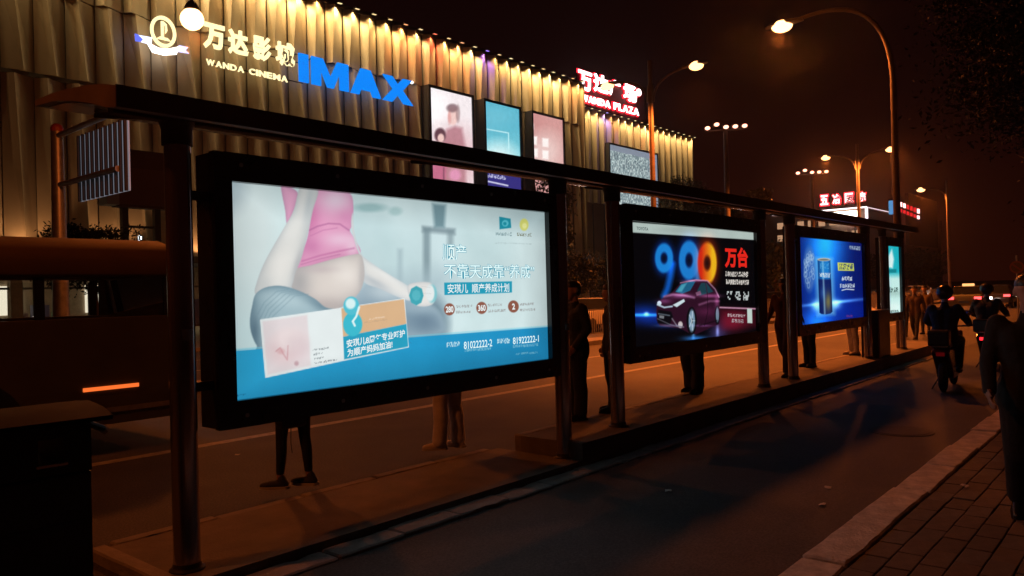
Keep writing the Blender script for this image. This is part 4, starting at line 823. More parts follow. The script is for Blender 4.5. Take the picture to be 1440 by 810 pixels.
# ------------------------------------------------------------------ foliage
LIMBS = {}
def leaf_cloud(name, cen, rad, nclump, nleaf, size, m, seed, parent=None, flat=.75, spread=.26, shell=.35):
    g_ = np.random.default_rng(seed); cen = np.array(cen, float); rad = np.array(rad, float)
    d = g_.normal(size=(nclump, 3)); d /= np.linalg.norm(d, axis=1)[:, None]; cc = cen+d*rad*(g_.uniform(shell, 1, (nclump, 1))**.7)
    idx = g_.integers(0, nclump, nleaf); c = cc[idx]+g_.normal(size=(nleaf, 3))*rad*spread*g_.uniform(.5, 1.2, (nclump, 1))[idx]*np.array((1, 1, flat))
    n = g_.normal(size=(nleaf, 3)); n[:, 2] += .6; n /= np.linalg.norm(n, axis=1)[:, None]; t_ = np.cross(n, g_.normal(size=(nleaf, 3))); t_ /= np.linalg.norm(t_, axis=1)[:, None]; u = np.cross(n, t_)
    sz = size*g_.uniform(.6, 1.35, (nleaf, 1)); a = c-t_*sz; b_ = c+u*sz*.42-n*sz*.1; c_ = c+t_*sz; e = c-u*sz*.42-n*sz*.1
    V = np.stack([a, b_, c_, e], 1).reshape(-1, 3); F = np.arange(nleaf*4).reshape(-1, 4)
    me = bpy.data.meshes.new(name); me.from_pydata(V.tolist(), [], F.tolist()); me.materials.append(m); return link(name, me, parent)
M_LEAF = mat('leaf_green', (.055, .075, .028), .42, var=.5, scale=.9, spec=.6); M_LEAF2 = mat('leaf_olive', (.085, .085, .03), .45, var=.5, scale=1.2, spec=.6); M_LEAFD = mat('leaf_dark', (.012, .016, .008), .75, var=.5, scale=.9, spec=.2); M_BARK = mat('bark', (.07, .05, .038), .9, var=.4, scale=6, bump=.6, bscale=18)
def tree(label, x, y, h, crown, zc, seed, m=M_LEAF, nleaf=3000, size=.16, trunk=.16, group=None, z0=0., name='tree', ncl=60, spread=.17, shell=.3, limbs=7):
    t = thing(name, label, 'tree', (x, y, z0), 0, group); rg_ = random.Random(seed); b_ = MB()
    pts = [(0, 0, -.05), (rg_.gauss(0, .05), rg_.gauss(0, .05), zc*.45), (rg_.gauss(0, .1), rg_.gauss(0, .1), zc), (rg_.gauss(0, .2), rg_.gauss(0, .2), zc+crown[2]*.55)]
    b_.tube(pts, [trunk*1.25, trunk, trunk*.7, trunk*.25], 10)
    for k in range(limbs):
        a = 6.283*k/7+rg_.random(); zb_ = zc*(.62+.4*rg_.random()); r_ = .5+.35*rg_.random()
        b_.tube(arc((0, 0, zb_), (crown[0]*.3*math.cos(a), crown[1]*.3*math.sin(a), zb_+crown[2]*.35), (crown[0]*r_*math.cos(a), crown[1]*r_*math.sin(a), zc+crown[2]*rg_.uniform(-.3, .5)), 5), [trunk*.5, trunk*.42, trunk*.34, trunk*.25, trunk*.18, trunk*.1], 7)
    b_.build('trunk', M_BARK, t, smooth=True)
    stuff(leaf_cloud('crown', (0, 0, zc), crown, ncl, nleaf, size, m, seed, t, spread=spread, shell=shell))
    return t
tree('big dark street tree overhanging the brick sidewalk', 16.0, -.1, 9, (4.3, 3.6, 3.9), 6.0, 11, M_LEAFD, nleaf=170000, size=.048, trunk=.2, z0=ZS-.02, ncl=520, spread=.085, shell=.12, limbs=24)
for k, (x, y, zc, rr) in enumerate(((33, .4, 5.2, 3.0), (42, -.6, 5.4, 3.2), (52, .4, 5.2, 3.2), (63, -.5, 5.6, 3.6), (76, 1.0, 5.4, 3.6))):
    tree('leafy street tree far along the brick sidewalk, number %s from the big one' % ['one', 'two', 'three', 'four', 'five'][k], x, y, 8, (rr, rr, 2.9), zc, 21+k, nleaf=3200, size=.24, group='trees along the sidewalk', z0=.12)
tree('broad tree standing between two shelter posts and the mall corner', *ony(772, 300, 27)[:2], 9, (1.6, 1.5, 3.2), 4.9, 41, nleaf=9000, size=.11, z0=.13, ncl=50)
tree('low round tree beneath the mall corner', *ony(806, 380, 30)[:2], 5, (1.6, 1.5, 1.6), 2.9, 42, nleaf=6000, size=.1, z0=.13)
tree('small dark tree right of the mall corner', *ony(850, 390, 32)[:2], 5, (1.9, 1.8, 1.8), 3., 46, nleaf=6000, size=.1, z0=.13)
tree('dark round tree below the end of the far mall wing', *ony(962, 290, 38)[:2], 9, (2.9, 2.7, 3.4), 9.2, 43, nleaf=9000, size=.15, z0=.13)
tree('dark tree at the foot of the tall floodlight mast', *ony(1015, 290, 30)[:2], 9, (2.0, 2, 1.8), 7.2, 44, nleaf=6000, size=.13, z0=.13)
g_ = onz(1066, 272, 6.7); tree('golden lit treetop under the median lamp', g_[0]*.93, g_[1]*.93, 6, (.75, .75, .55), 6.05, 45, M_LEAF2, 1500, .10, .09, z0=.1, ncl=22)
for k, (px, Y) in enumerate(((1090, 34), (1120, 36), (1175, 38), (1210, 40), (1290, 42), (1300, 30))):
    p = ony(px, 380, Y); tree('dark far tree at the road bend, %s' % ['beside the golden treetop', 'behind the shelter post pair', 'below the smaller floodlight mast', 'under the white roof corner', 'under the broken red letters', 'beyond the narrow lit panel'][k], p[0], p[1], 8, (3.4, 3.2, 2.6), 4.4, 71+k, nleaf=2600, size=.3, group='far trees at the bend', z0=-.05)
sb = ony(130, 330, 29); t = thing('shrub', 'round clipped shrub beside the raised slatted panel', 'shrub', (sb[0], sb[1], .13))
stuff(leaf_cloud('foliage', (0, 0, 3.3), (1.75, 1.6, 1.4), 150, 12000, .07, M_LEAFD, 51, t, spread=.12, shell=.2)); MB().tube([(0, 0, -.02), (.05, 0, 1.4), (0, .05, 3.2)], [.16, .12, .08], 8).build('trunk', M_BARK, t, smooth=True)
sb = ony(225, 340, 36); t = thing('shrub', 'low dark shrub below the leg of the slatted panel', 'shrub', (sb[0], sb[1], .13))
stuff(leaf_cloud('foliage', (0, 0, 2.7), (1.1, .9, .8), 30, 2000, .1, M_LEAF, 52, t)); MB().tube([(0, 0, -.02), (0, 0, 2.4)], [.1, .06], 8).build('stem', M_BARK, t)
# white lit lantern in the forecourt
ln = ony(197, 344, 31); t = thing('lantern', 'slim white glowing lantern post in the forecourt', 'lantern', (ln[0], ln[1], .13)); MB().lathe([(.09, 0), (.05, .1), (.05, ln[2]-.75)], (0, 0, 0), 2, 10).build('post', M_DARK, t)
MB().lathe([(.03, -.5), (.09, -.35), (.15, -.1), (.12, .05), (.05, .2), (.07, .45), (.02, .5)], (0, 0, ln[2]-.25), 2, 12).build('globe', emat('lantern_white', (.9, .97, 1.), 2.4), t, smooth=True)
ln = ony(829, 372, 33); t = thing('lantern', 'slim white glowing lantern post below the mall corner', 'lantern', (ln[0], ln[1], .13)); MB().lathe([(.09, 0), (.05, .1), (.05, ln[2]-.75)], (0, 0, 0), 2, 10).build('post', M_DARK, t)
MB().lathe([(.03, -.5), (.09, -.35), (.15, -.1), (.12, .05), (.05, .2), (.07, .45), (.02, .5)], (0, 0, ln[2]-.25), 2, 12).build('globe', emat('lantern_white', (.9, .97, 1.), 2.4), t, smooth=True)
# ------------------------------------------------------------------ railing along the median
def railing(x0):
    t = thing('railing', 'low steel picket railing section along the road median', 'railing', (x0, 15.05, .16), 0, 'railing sections on the median')
    for zz in (.16, .95): MB().box((0, -.02, zz), (2.96, .02, zz+.045)).build('rail', M_GALV, t)
    for xx in (0.0, 2.90): MB().box((xx, -.035, -.01), (xx+.07, .035, 1.1)).build('post', M_GALV, t)
    b_ = MB()
    for k in range(22): b_.box((.17+k*.125, -.012, .204), (.195+k*.125, .012, .951))
    stuff(b_.build('pickets', M_GALV, t)); return t
r0 = railing(14.0)
for k in range(1, 20): c = copy_tree(r0); c.location.x = 14+k*3.05
# ------------------------------------------------------------------ bus
M_BUS = mat('bus_ochre_paint', (.11, .068, .036), .7, var=.25, scale=1.5, spec=.25); M_BUSD = mat('bus_grey_paint', (.10, .09, .085), .4, var=.2, scale=2, coat=.2); M_TRIM = mat('black_trim', (.012, .012, .012), .45); M_BGL = glass_mat('bus_glass', (.86, .88, .88)); M_SEAT = mat('bus_seat', (.03, .04, .08), .8)
B = thing('bus', 'ochre roofed city bus with dark windows passing behind the shelter', 'bus', (0, 9.72, 0)); BL, BR, BW = -5.6, 5.0, 2.35
def brect(a, b_, **k): return MB().box(a, b_)
lo = MB()
lo.prism([(0.0, .36), (-.012, .8), (-.0, 1.63), (.06, 1.63), (.06, .36)], 0, BL, BR); lo.prism([(BW, .36), (BW+.012, .8), (BW, 1.63), (BW-.06, 1.63), (BW-.06, .36)], 0, BL, BR)
lo.box((BL, .061, .36), (BR, BW-.061, .42)); lo.box((BL, .061, .421), (BL+.06, BW-.061, 1.63)); lo.box((BR-.06, .061, .421), (BR, BW-.061, 1.2)); lo.build('body', M_BUSD, B, bevel=.01)
sk_ = MB().box((BL+.1, -.014, .50), (BR-.1, -.0005, .56)).build('trim_strip', M_GALV, B)
rf_ = [(0, 2.14), (.0, 2.30), (.05, 2.40), (.22, 2.52), (.55, 2.60), (BW/2, 2.63), (BW-.55, 2.60), (BW-.22, 2.52), (BW-.05, 2.40), (BW, 2.30), (BW, 2.14)]
rb = MB().prism(rf_, 0, BL, BR-.12).build('roof', M_BUS, B, smooth=True); MB().box((BL+1.4, .55, 2.58), (BL+3.6, BW-.55, 2.80)).build('roof_unit', M_BUS, rb, bevel=.05)
MB().box((BL+.02, -.012, 2.108), (BR-.15, .05, 2.139)).build('drip_rail', M_TRIM, B)
for sy, nm in ((.0, 1), (BW-.05, 2)):
    for k in range(8):
        xx = BL+k*1.47; MB().box((xx, sy, 1.631), (xx+.10, sy+.05, 2.107)).build('pillar', M_TRIM, B)
        xe = min(xx+1.47, BR-.03); MB().quad((xx+.101, sy+.02, 1.631), (xe, sy+.02, 1.631), (xe, sy+.02, 2.107), (xx+.101, sy+.02, 2.107)).build('window', M_BGL, B)
    MB().box((BR-.16, sy, 1.2), (BR-.03, sy+.05, 2.139)).build('pillar', M_TRIM, B)
MB().quad((BR-.02, .08, 1.2), (BR-.02, BW-.08, 1.2), (BR-.13, BW-.08, 2.3), (BR-.13, .08, 2.3)).build('windscreen', M_BGL, B)
MB().box((BR-.3, .06, 2.141), (BR-.125, BW-.06, 2.3)).build('destination_box', M_TRIM, B)
for k in range(6):
    for yy in (.12, .58, 1.40, 1.86): xx = BL+.7+k*1.35; MB().box((xx, yy, .9), (xx+.42, yy+.40, 1.0)).box((xx, yy, 1.0), (xx+.08, yy+.4, 1.62)).build('seat', M_SEAT, B, bevel=.03)
for xx in (2.55, -3.2):
    for yy in (0, BW):
        sgn_ = -1 if yy == 0 else 1; w_ = MB().lathe([(.26, -.13), (.43, -.12), (.46, -.06), (.46, .06), (.43, .12), (.26, .13)], (0, 0, 0), 1, 26).build('wheel', M_RUBBER, B, smooth=True, loc=(xx, yy-sgn_*.16, .46)); MB().lathe([(.25, -.01), (.22, .0), (.10, .02), (.08, .05), (.02, .05)], (0, 0, 0), 1, 20).build('hub', M_GALV, w_, loc=(0, -.12 if sgn_ < 0 else .08, 0))
        MB().lathe([(.55, -.004), (.52, .004)], (0, 0, 0), 1, 26).build('wheel_arch', M_TRIM, B, loc=(xx, yy+sgn_*.012, .46))
mk_ = ony(117, 549, 9.7); m2 = ony(195, 541, 9.7); MB().box((mk_[0], -.03, mk_[2]-.022), (m2[0], -.013, mk_[2]+.022)).build('side_marker_light', emat('marker_orange', (1., .17, .03), 1.1), B)
for yy in (.25, BW-.45): MB().box((BR-.005, yy, .7), (BR+.03, yy+.24, .9)).build('headlight', emat('bus_headlight', (1., .95, .85), 6), B)
MB().box((BR-.06, .1, .36), (BR+.05, BW-.1, .62)).build('bumper', M_TRIM, B, bevel=.02)
# ------------------------------------------------------------------ litter bin by the shelter
N = thing('litter_bin', 'black hooded litter bin with a square opening by the shelter end', 'litter bin', (1.22, 4.28, 0)); N.rotation_euler.z = R(-3)
BN = mat('bin_black', (.018, .016, .016), .33, .2, var=.3, scale=5)
BX0, BX1 = -.62, .37
MB().box((BX0, -.2, .04), (BX1, .2, .99)).build('body', BN, N, bevel=.015)
for xx in (BX0+.02, BX1-.05): MB().box((xx, -.17, 0), (xx+.04, .17, .041)).build('foot', BN, N)
HOLES = ((-.22, -.11), (.14, .25))
for xa, xb_ in ((BX0, -.22), (-.11, .14), (.25, BX1)): MB().box((xa, -.2, .992), (xb_, .2, 1.19)).build('hood_wall', BN, N)
MB().box((BX0, -.2, 1.191), (BX1, .2, 1.235)).build('hood', BN, N)
for xa, xb_ in HOLES:
    MB().box((xa+.001, -.198, .992), (xb_-.001, .198, 1.045)).build('sill', BN, N); MB().box((xa-.012, -.212, 1.035), (xb_+.012, -.2005, 1.047)).build('trim', M_CHROME, N)
    MB().box((xa+.001, -.198, 1.165), (xb_-.001, .198, 1.1895)).build('lintel', BN, N)
lid = [(y_, z_+.095) for y_, z_ in [(-.32, 1.145), (-.2, 1.17), (0, 1.185), (.2, 1.17), (.32, 1.145), (.32, 1.165), (.2, 1.195), (0, 1.212), (-.2, 1.195), (-.32, 1.165)]]
MB().prism(lid, 0, BX0-.05, BX1+.06).build('lid', mat('bin_lid', (.010, .009, .009), .7, .0, var=.3, scale=6, spec=.15), N, smooth=True)
MB().tube([(BX1+.03, -.02, 1.20), (BX1+.13, .02, 1.15), (BX1+.15, .06, 1.13)], .018, 8).build('hook', BN, N)
MB().box((BX0+.02, -.206, .72), (BX1-.02, -.2005, .76)).build('label_strip', M_DARK, N)
cb = thing('cabinet', 'black metal cabinet beside the narrow lit panel', 'cabinet', (17.6, 4.92, ZB)); MB().box((-.45, -.17, -.01), (.42, .17, .98)).build('body', BN, cb, bevel=.015); MB().box((-.40, -.18, .06), (.37, -.1705, .93)).build('door', BN, cb); MB().box((.28, -.2, .5), (.31, -.1805, .6)).build('handle', M_CHROME, cb)
# ------------------------------------------------------------------ people
M_SKIN = mat('skin', (.42, .25, .18), .55, var=.12, scale=12); M_HAIR = mat('black_hair', (.012, .010, .009), .45); M_SOLE = mat('white_sole', (.5, .48, .46), .7)
def cloth(n, c): return mat('cloth_'+n, c, .85, var=.25, scale=7, bump=.4, bscale=22)
def capsule(b_, p0, r0, p1, r1, n=12):
    p0, p1 = Vector(p0), Vector(p1); d = p1-p0; L_ = d.length
    d = d/L_ if L_ > 1e-6 else Vector((0, 0, 1)); a = d.cross(Vector((0, 0, 1)) if abs(d.z) < .9 else Vector((1, 0, 0))).normalized(); c = d.cross(a); k = len(b_.v); st = []
    for i in range(4): t_ = math.pi/2*(1-i/3.); st.append((p0-d*r0*math.sin(t_), max(r0*math.cos(t_), 1e-4)))
    for i in range(4): t_ = math.pi/2*i/3.; st.append((p1+d*r1*math.sin(t_), max(r1*math.cos(t_), 1e-4)))
    for p, r_ in st:
        for j in range(n): w_ = 2*math.pi*j/n; b_.v.append(tuple(p+(a*math.cos(w_)+c*math.sin(w_))*r_))
    for i in range(7):
        for j in range(n): j2 = (j+1) % n; b_.f.append((k+i*n+j, k+i*n+j2, k+(i+1)*n+j2, k+(i+1)*n+j)); b_.mi.append(0)
    b_.f.append(tuple(k+j for j in reversed(range(n)))); b_.f.append(tuple(k+7*n+j for j in range(n))); b_.mi += [0, 0]
def remesh(b_, vox, name):
    me = bpy.data.meshes.new(name); me.from_pydata(b_.v, [], b_.f); bm = bmesh.new(); bm.from_mesh(me); bmesh.ops.recalc_face_normals(bm, faces=bm.faces); bm.to_mesh(me); bm.free()
    o = bpy.data.objects.new('tmp', me); COL.objects.link(o); m = o.modifiers.new('r', 'REMESH'); m.mode = 'VOXEL'; m.voxel_size = vox; m.use_smooth_shade = True
    s_ = o.modifiers.new('s', 'SMOOTH'); s_.iterations = 3; s_.factor = .5
    out = bpy.data.meshes.new_from_object(o.evaluated_get(bpy.context.evaluated_depsgraph_get())); bpy.data.objects.remove(o); bpy.data.meshes.remove(me); out.name = name; out.shade_smooth(); return out
def person(label, loc, rz, J=None, top=None, pants=None, shoe=None, group=None, H=1.7, vox=.014, leg=(.085, .066, .052), torso=1., hair='short', coat=0., sole=None, skin_ankle=False, name='person', hands=True):
    """local axes: x forward, y left, z up"""
    J0 = dict(pel=(0, 0, .94), che=(-.005, 0, 1.27), nec=(-.01, 0, 1.45), hed=(.02, 0, 1.60), look=0., sL=(-.01, .185, 1.385), eL=(-.03, .235, 1.11), wL=(.05, .225, .87), sR=(-.01, -.185, 1.385), eR=(-.03, -.235, 1.11), wR=(.05, -.225, .87),
              hL=(0, .088, .90), kL=(.015, .10, .49), aL=(-.02, .10, .09), hR=(0, -.088, .90), kR=(.015, -.10, .49), aR=(-.02, -.10, .09), fL=.1, fR=-.1, pL=0., pR=0.)
    J0.update(J or {}); sc = H/1.72; P = {k: (Vector(v)*sc if isinstance(v, tuple) else v) for k, v in J0.items()}
    t = thing(name, label, 'person', loc, rz, group); b_ = MB(); segs = []
    def cap(a, ra, c, rc, z): capsule(b_, a, ra*sc, c, rc*sc); segs.append((np.array(a), np.array(c), ra*sc, rc*sc, z))
    T = torso
    up = (P['che']-P['pel']).normalized(); lat = (P['sL']-P['sR']).normalized(); fw = lat.cross(up)
    for s_ in (-1, 1):
        cap(P['pel']+lat*.07*s_*sc, .112*T, P['pel']*.5+P['che']*.5+lat*.06*s_*sc, .102*T, 1); cap(P['pel']*.5+P['che']*.5+lat*.06*s_*sc, .102*T, P['che']+lat*.085*s_*sc, .115*T, 1)
        cap(P['che']+lat*.09*s_*sc, .10*T, (P['sL'] if s_ > 0 else P['sR'])-up*.01, .062*T, 1)
        cap(P['pel']+lat*.07*s_*sc-up*.03*sc, .115*T, P['pel']+lat*.075*s_*sc-up*.10*sc, .112*T, 1)
        if coat: cap(P['pel']+lat*.075*s_*sc, .125*T, P['pel']+lat*.085*s_*sc-up*coat*sc, .125*T, 1)
    cap(P['che']+up*.08*sc, .085*T, P['nec'], .058, 1); cap(P['nec']-up*.02*sc, .053, P['hed']-Vector((.015, 0, .05))*sc, .05, 0)
    hd_ = P['hed']; lk = P['look']; f = Vector((math.cos(lk), math.sin(lk), 0)); l_ = Vector((-f.y, f.x, 0)); Z = Vector((0, 0, 1))
    cap(hd_+(Z*.035-f*.022)*sc, .083, hd_+(Z*.03+f*.022)*sc, .078, 0); cap(hd_+(f*.03-Z*.02)*sc, .066, hd_+(f*.045-Z*.075)*sc, .043, 0)
    cap(hd_+(f*.092+Z*.012)*sc, .010, hd_+(f*.108-Z*.022)*sc, .014, 0); cap(hd_+(f*.088-Z*.058+l_*.014)*sc, .011, hd_+(f*.088-Z*.058-l_*.014)*sc, .011, 0); cap(hd_+(f*.086+Z*.028+l_*.035)*sc, .012, hd_+(f*.086+Z*.028-l_*.035)*sc, .012, 0)
    for s_ in (-1, 1): cap(hd_+(l_*.08*s_-f*.005+Z*.012)*sc, .016, hd_+(l_*.082*s_-f*.002-Z*.02)*sc, .011, 0)
    for sd_ in 'LR':
        s_ = 1 if sd_ == 'L' else -1
        cap(P['s'+sd_], .064*T, P['e'+sd_], .050*T, 1); cap(P['e'+sd_], .050*T, P['w'+sd_], .040*T, 1)
        w_ = P['w'+sd_]; d = (w_-P['e'+sd_]).normalized(); si = d.cross(Vector((0, s_, 0))).normalized() if abs(d.y) < .9 else Vector((1, 0, 0)); si = -si if si.x < 0 else si; nrm = d.cross(si)
        cap(w_-d*.01*sc, .028, w_+d*.03*sc, .030, 0); cap(w_+d*.02*sc+si*.018*sc, .020, w_+d*.085*sc+si*.022*sc, .016, 0); cap(w_+d*.02*sc-si*.016*sc, .020, w_+d*.08*sc-si*.022*sc, .015, 0)
        if hands:
            cu_ = nrm*(.03 if (nrm.y*s_) < 0 else -.03)
            for q_, (o_, ln_) in enumerate(((.033, .068), (.011, .078), (-.011, .072), (-.032, .056))):
                a = w_+d*.088*sc+si*o_*sc; m_ = a+d*ln_*.55*sc+cu_*.35*sc; cap(a, .0098, m_, .0092, 0); cap(m_, .0092, m_+d*ln_*.35*sc+cu_*.8*sc, .008, 0)
            a = w_+d*.03*sc+si*.032*sc; m_ = a+(d*.035+si*.028)*sc; cap(a, .014, m_, .011, 0); cap(m_, .011, m_+d*.034*sc+cu_*.3*sc, .0095, 0)
        cap(P['h'+sd_], leg[0]+.015, P['k'+sd_], leg[1], 2); k_, a_ = P['k'+sd_], P['a'+sd_]; cm = k_*.65+a_*.35-Vector((.018, 0, 0))*sc
        cap(k_, leg[1], cm, max(leg[1]*.95, leg[2]), 2)
        if skin_ankle: e_ = cm*.28+a_*.72; cap(cm, leg[1]*.95, e_, leg[2], 2); cap(e_, .036, a_, .034, 0)
        else: cap(cm, leg[1]*.95, a_+Vector((0, 0, .01)), leg[2], 2)
    me = remesh(b_, vox, 'body'); nf = len(me.polygons); C_ = np.empty(nf*3, np.float32); me.polygons.foreach_get('center', C_); C_ = C_.reshape(-1, 3)
    best = np.full(nf, 1e9); zone = np.zeros(nf, np.int32)
    for a, c, ra, rc, z in segs:
        ab = c-a; u = np.clip(((C_-a)@ab)/max(ab@ab, 1e-9), 0, 1); dd = np.linalg.norm(C_-(a+u[:, None]*ab), axis=1)-(ra+(rc-ra)*u); m_ = dd < best; best[m_] = dd[m_]; zone[m_] = z
    for m_ in (M_SKIN, top, pants): me.materials.append(m_)
    me.polygons.foreach_set('material_index', zone); link('body', me, t)
    # hair
    if hair:
        hb = MB(); capsule(hb, hd_+(Z*.052-f*.034)*sc, .086*sc, hd_+(Z*.058+f*.022)*sc, .078*sc); capsule(hb, hd_+(Z*.0-f*.052)*sc, .07*sc, hd_+(Z*.04-f*.04)*sc, .08*sc)
        if hair == 'long': capsule(hb, hd_+(-f*.06-Z*.02)*sc, .078*sc, hd_+(-f*.075-Z*.22)*sc, .055*sc); capsule(hb, hd_+(-f*.02+l_*.07-Z*.0)*sc, .03*sc, hd_+(-f*.03+l_*.075-Z*.16)*sc, .025*sc); capsule(hb, hd_+(-f*.02-l_*.07)*sc, .03*sc, hd_+(-f*.03-l_*.075-Z*.16)*sc, .025*sc)
        link('hair', remesh(hb, .012, 'hair'), t).data.materials.append(M_HAIR)
    for sd_ in 'LR':
        a_ = P['a'+sd_]; yw = P['f'+sd_]; pt = P['p'+sd_]; f_ = Vector((math.cos(yw)*math.cos(pt), math.sin(yw)*math.cos(pt), -math.sin(pt))); l2 = Vector((-math.sin(yw), math.cos(yw), 0)); up_ = f_.cross(l2); base = a_-up_*.085*sc
        fb = MB(); capsule(fb, base+(-f_*.045+up_*.045)*sc, .042*sc, base+(f_*.09+up_*.040)*sc, .040*sc); capsule(fb, base+(f_*.09+up_*.038)*sc, .041*sc, base+(f_*.165+up_*.030)*sc, .032*sc); capsule(fb, base+(up_*.05-f_*.03)*sc, .045*sc, base+(up_*.10-f_*.015)*sc, .043*sc)
        sm = remesh(fb, .011, 'shoe'); sm.materials.append(shoe); so = link('shoe', sm, t)
        sb_ = MB(); pl_ = [(-.09, .03), (-.07, .045), (.0, .044), (.1, .05), (.17, .036), (.2, .0), (.17, -.036), (.1, -.05), (.0, -.044), (-.07, -.045), (-.09, -.03)]
        k = len(pl_); lo_ = [base+(f_*u+l2*v+up_*.0)*sc for u, v in pl_]; hi_ = [base+(f_*u+l2*v+up_*.024)*sc for u, v in pl_]
        sb_.v = [tuple(p) for p in lo_+hi_]; sb_.f = [tuple(range(k)), tuple(reversed(range(k, 2*k)))]+[(i, k+i, k+(i+1) % k, (i+1) % k) for i in range(k)]; sb_.mi = [0]*len(sb_.f); sb_.build('sole', sole or M_RUBBER, so)
    return t
def at(px, py, z): p = onz(px, py, z); return (float(p[0]), float(p[1]), z)
BLK = cloth('black', (.012, .012, .014)); NAVY = cloth('navy', (.016, .018, .028)); PALE = cloth('pale_denim', (.74, .70, .74)); GREY = cloth('grey', (.02, .019, .019)); RED = cloth('dull_red', (.06, .014, .014)); PINK = cloth('dusty_pink', (.05, .03, .03)); BEIGE = cloth('beige', (.28, .22, .18)); LEA = mat('black_leather', (.012, .011, .011), .3); SNK = mat('grey_sneaker', (.035, .035, .04), .7); PSN = mat('pale_sneaker', (.68, .62, .6), .6)
ROADW = math.pi/2      # facing the road
a, c = at(395, 690, ZA), at(435, 680, ZA); fx = ((a[0]+c[0])/2, (a[1]+c[1])/2, ZA)
person('woman in black leggings and dark sneakers waiting behind the maternity poster', fx, R(78), dict(aL=(.03, .14, .09), kL=(.03, .115, .49), aR=(-.03, -.13, .09), kR=(.0, -.105, .49), fL=.95, fR=.7, wR=(.12, -.24, .9), wL=(.2, .14, 1.1), eL=(.02, .23, 1.12)), cloth('dark_jacket', (.02, .018, .02)), BLK, SNK, H=1.62, leg=(.076, .056, .042), sole=M_SOLE, skin_ankle=True, hair='long', torso=.93)
bg_ = thing('shoulder_bag', 'small dark bag with dangling cords beside the black leggings', 'bag', (fx[0]-.10, fx[1]-.13, ZA+.52)); q_ = onz(380, 606, .9)
MB().box((-.14, -.05, .05), (.12, .05, .34)).build('pouch', LEA, bg_, bevel=.025)
for dx in (-.11, -.03): MB().tube([(dx, -.02, .06), (dx-.005, -.02, -.08), (dx+.006, -.02, -.17)], .004, 6).build('cord', LEA, bg_)
MB().tube(arc((-.1, 0, .33), (0, .02, .7), (.1, 0, .33), 8), .008, 6).build('strap', LEA, bg_)
a, c = at(616, 634, ZA), at(648, 628, ZA); person('person in pale trousers and pale shoes waiting behind the maternity poster', ((a[0]+c[0])/2, (a[1]+c[1])/2, ZA), R(84), dict(aL=(.02, .125, .09), kL=(.02, .105, .49), aR=(-.02, -.115, .09), fL=.9, fR=.3), BEIGE, PALE, PSN, H=1.68, leg=(.094, .084, .086), sole=M_SOLE)
person('man in dark suit standing at the step up of the island', at(812, 590, ZB), R(152), dict(aL=(-.0, .09, .09), kL=(.0, .09, .49), aR=(-.03, -.09, .09), look=.08, wL=(.10, .20, .93), eL=(-.05, .25, 1.13), wR=(.12, -.2, .93), eR=(-.06, -.25, 1.13)), NAVY, BLK, LEA, H=1.66, leg=(.10, .088, .086), torso=1.12, coat=.10, vox=.012)
person('dark clothed person half hidden by the shelter post', at(864, 579, ZB), R(140), dict(aL=(.05, .1, .09)), BLK, cloth('charcoal', (.02, .018, .018)), LEA, H=1.62, leg=(.095, .078, .07), coat=.12)
person('person in loose black trousers waiting behind the car poster', at(975, 552, ZB), R(168), dict(aL=(.02, .10, .09), aR=(-.04, -.08, .09)), cloth('brown_coat', (.05, .03, .022)), BLK, LEA, H=1.7, leg=(.105, .095, .10), coat=.1)
person('person in dull red jacket stepping along the island past the drink poster', at(1106, 528, ZB), R(178), dict(kL=(.20, .09, .52), aL=(.22, .09, .09), kR=(-.06, -.09, .48), aR=(-.34, -.09, .15), pR=.5, wR=(.18, -.26, .95), eR=(.0, -.25, 1.13), wL=(-.16, .25, .95)), RED, cloth('brown_trousers', (.035, .018, .014)), mat('brown_shoe', (.08, .035, .022), .5), H=1.66, leg=(.09, .07, .06))
person('person in dark trousers standing behind the drink poster', at(1139, 516, ZB), R(160), dict(aL=(.0, .07, .09), aR=(.0, -.07, .09), kL=(.02, .07, .49), kR=(.02, -.07, .49)), NAVY, BLK, SNK, H=1.7, leg=(.085, .068, .058))
person('person in light trousers standing near the black cabinet', at(1200, 499, ZB), R(140), {}, cloth('tan', (.08, .05, .035)), PALE, PSN, H=1.68)
WALK = dict(kL=(.16, .09, .5), aL=(.26, .09, .12), pL=-.25, kR=(.0, -.09, .49), aR=(-.26, -.09, .14), pR=.45, wR=(.22, -.24, .94), eR=(.03, -.25, 1.12), wL=(-.18, .24, .92), eL=(-.12, .24, 1.12))
pj = person('pedestrian in black jacket with pale letter patch on the brick sidewalk', at(1456, 740, ZS), R(188), WALK, cloth('black_jacket', (.02, .02, .021)), BLK, LEA, H=1.66, leg=(.10, .085, .075), torso=1.1, coat=.06, vox=.012)
lp = text_mesh('E', .01); 
for v in lp.vertices: v.co = Vector((.02, .0, 0))+Vector((.152, (v.co.x-.3)*.10, 1.16+v.co.y*.12))
lp.materials.append(mat('patch_print', (.16, .15, .15), .8)); link('letter_patch', lp, pj)
for k, (px, py, fc_, tp, pn) in enumerate(((1288, 478, 178, PINK, GREY), (1302, 470, 170, cloth('ochre_vest', (.06, .035, .012)), BLK), (1272, 474, 185, GREY, BLK))):
    person(['person in dusty pink top walking past the end of the island', 'person in ochre vest beyond the end of the island', 'person in grey top beside the end lamp pole'][k], at(px, py, 0), R(fc_), WALK if k != 1 else {}, tp, pn, SNK, H=1.66, vox=.02, hands=False)
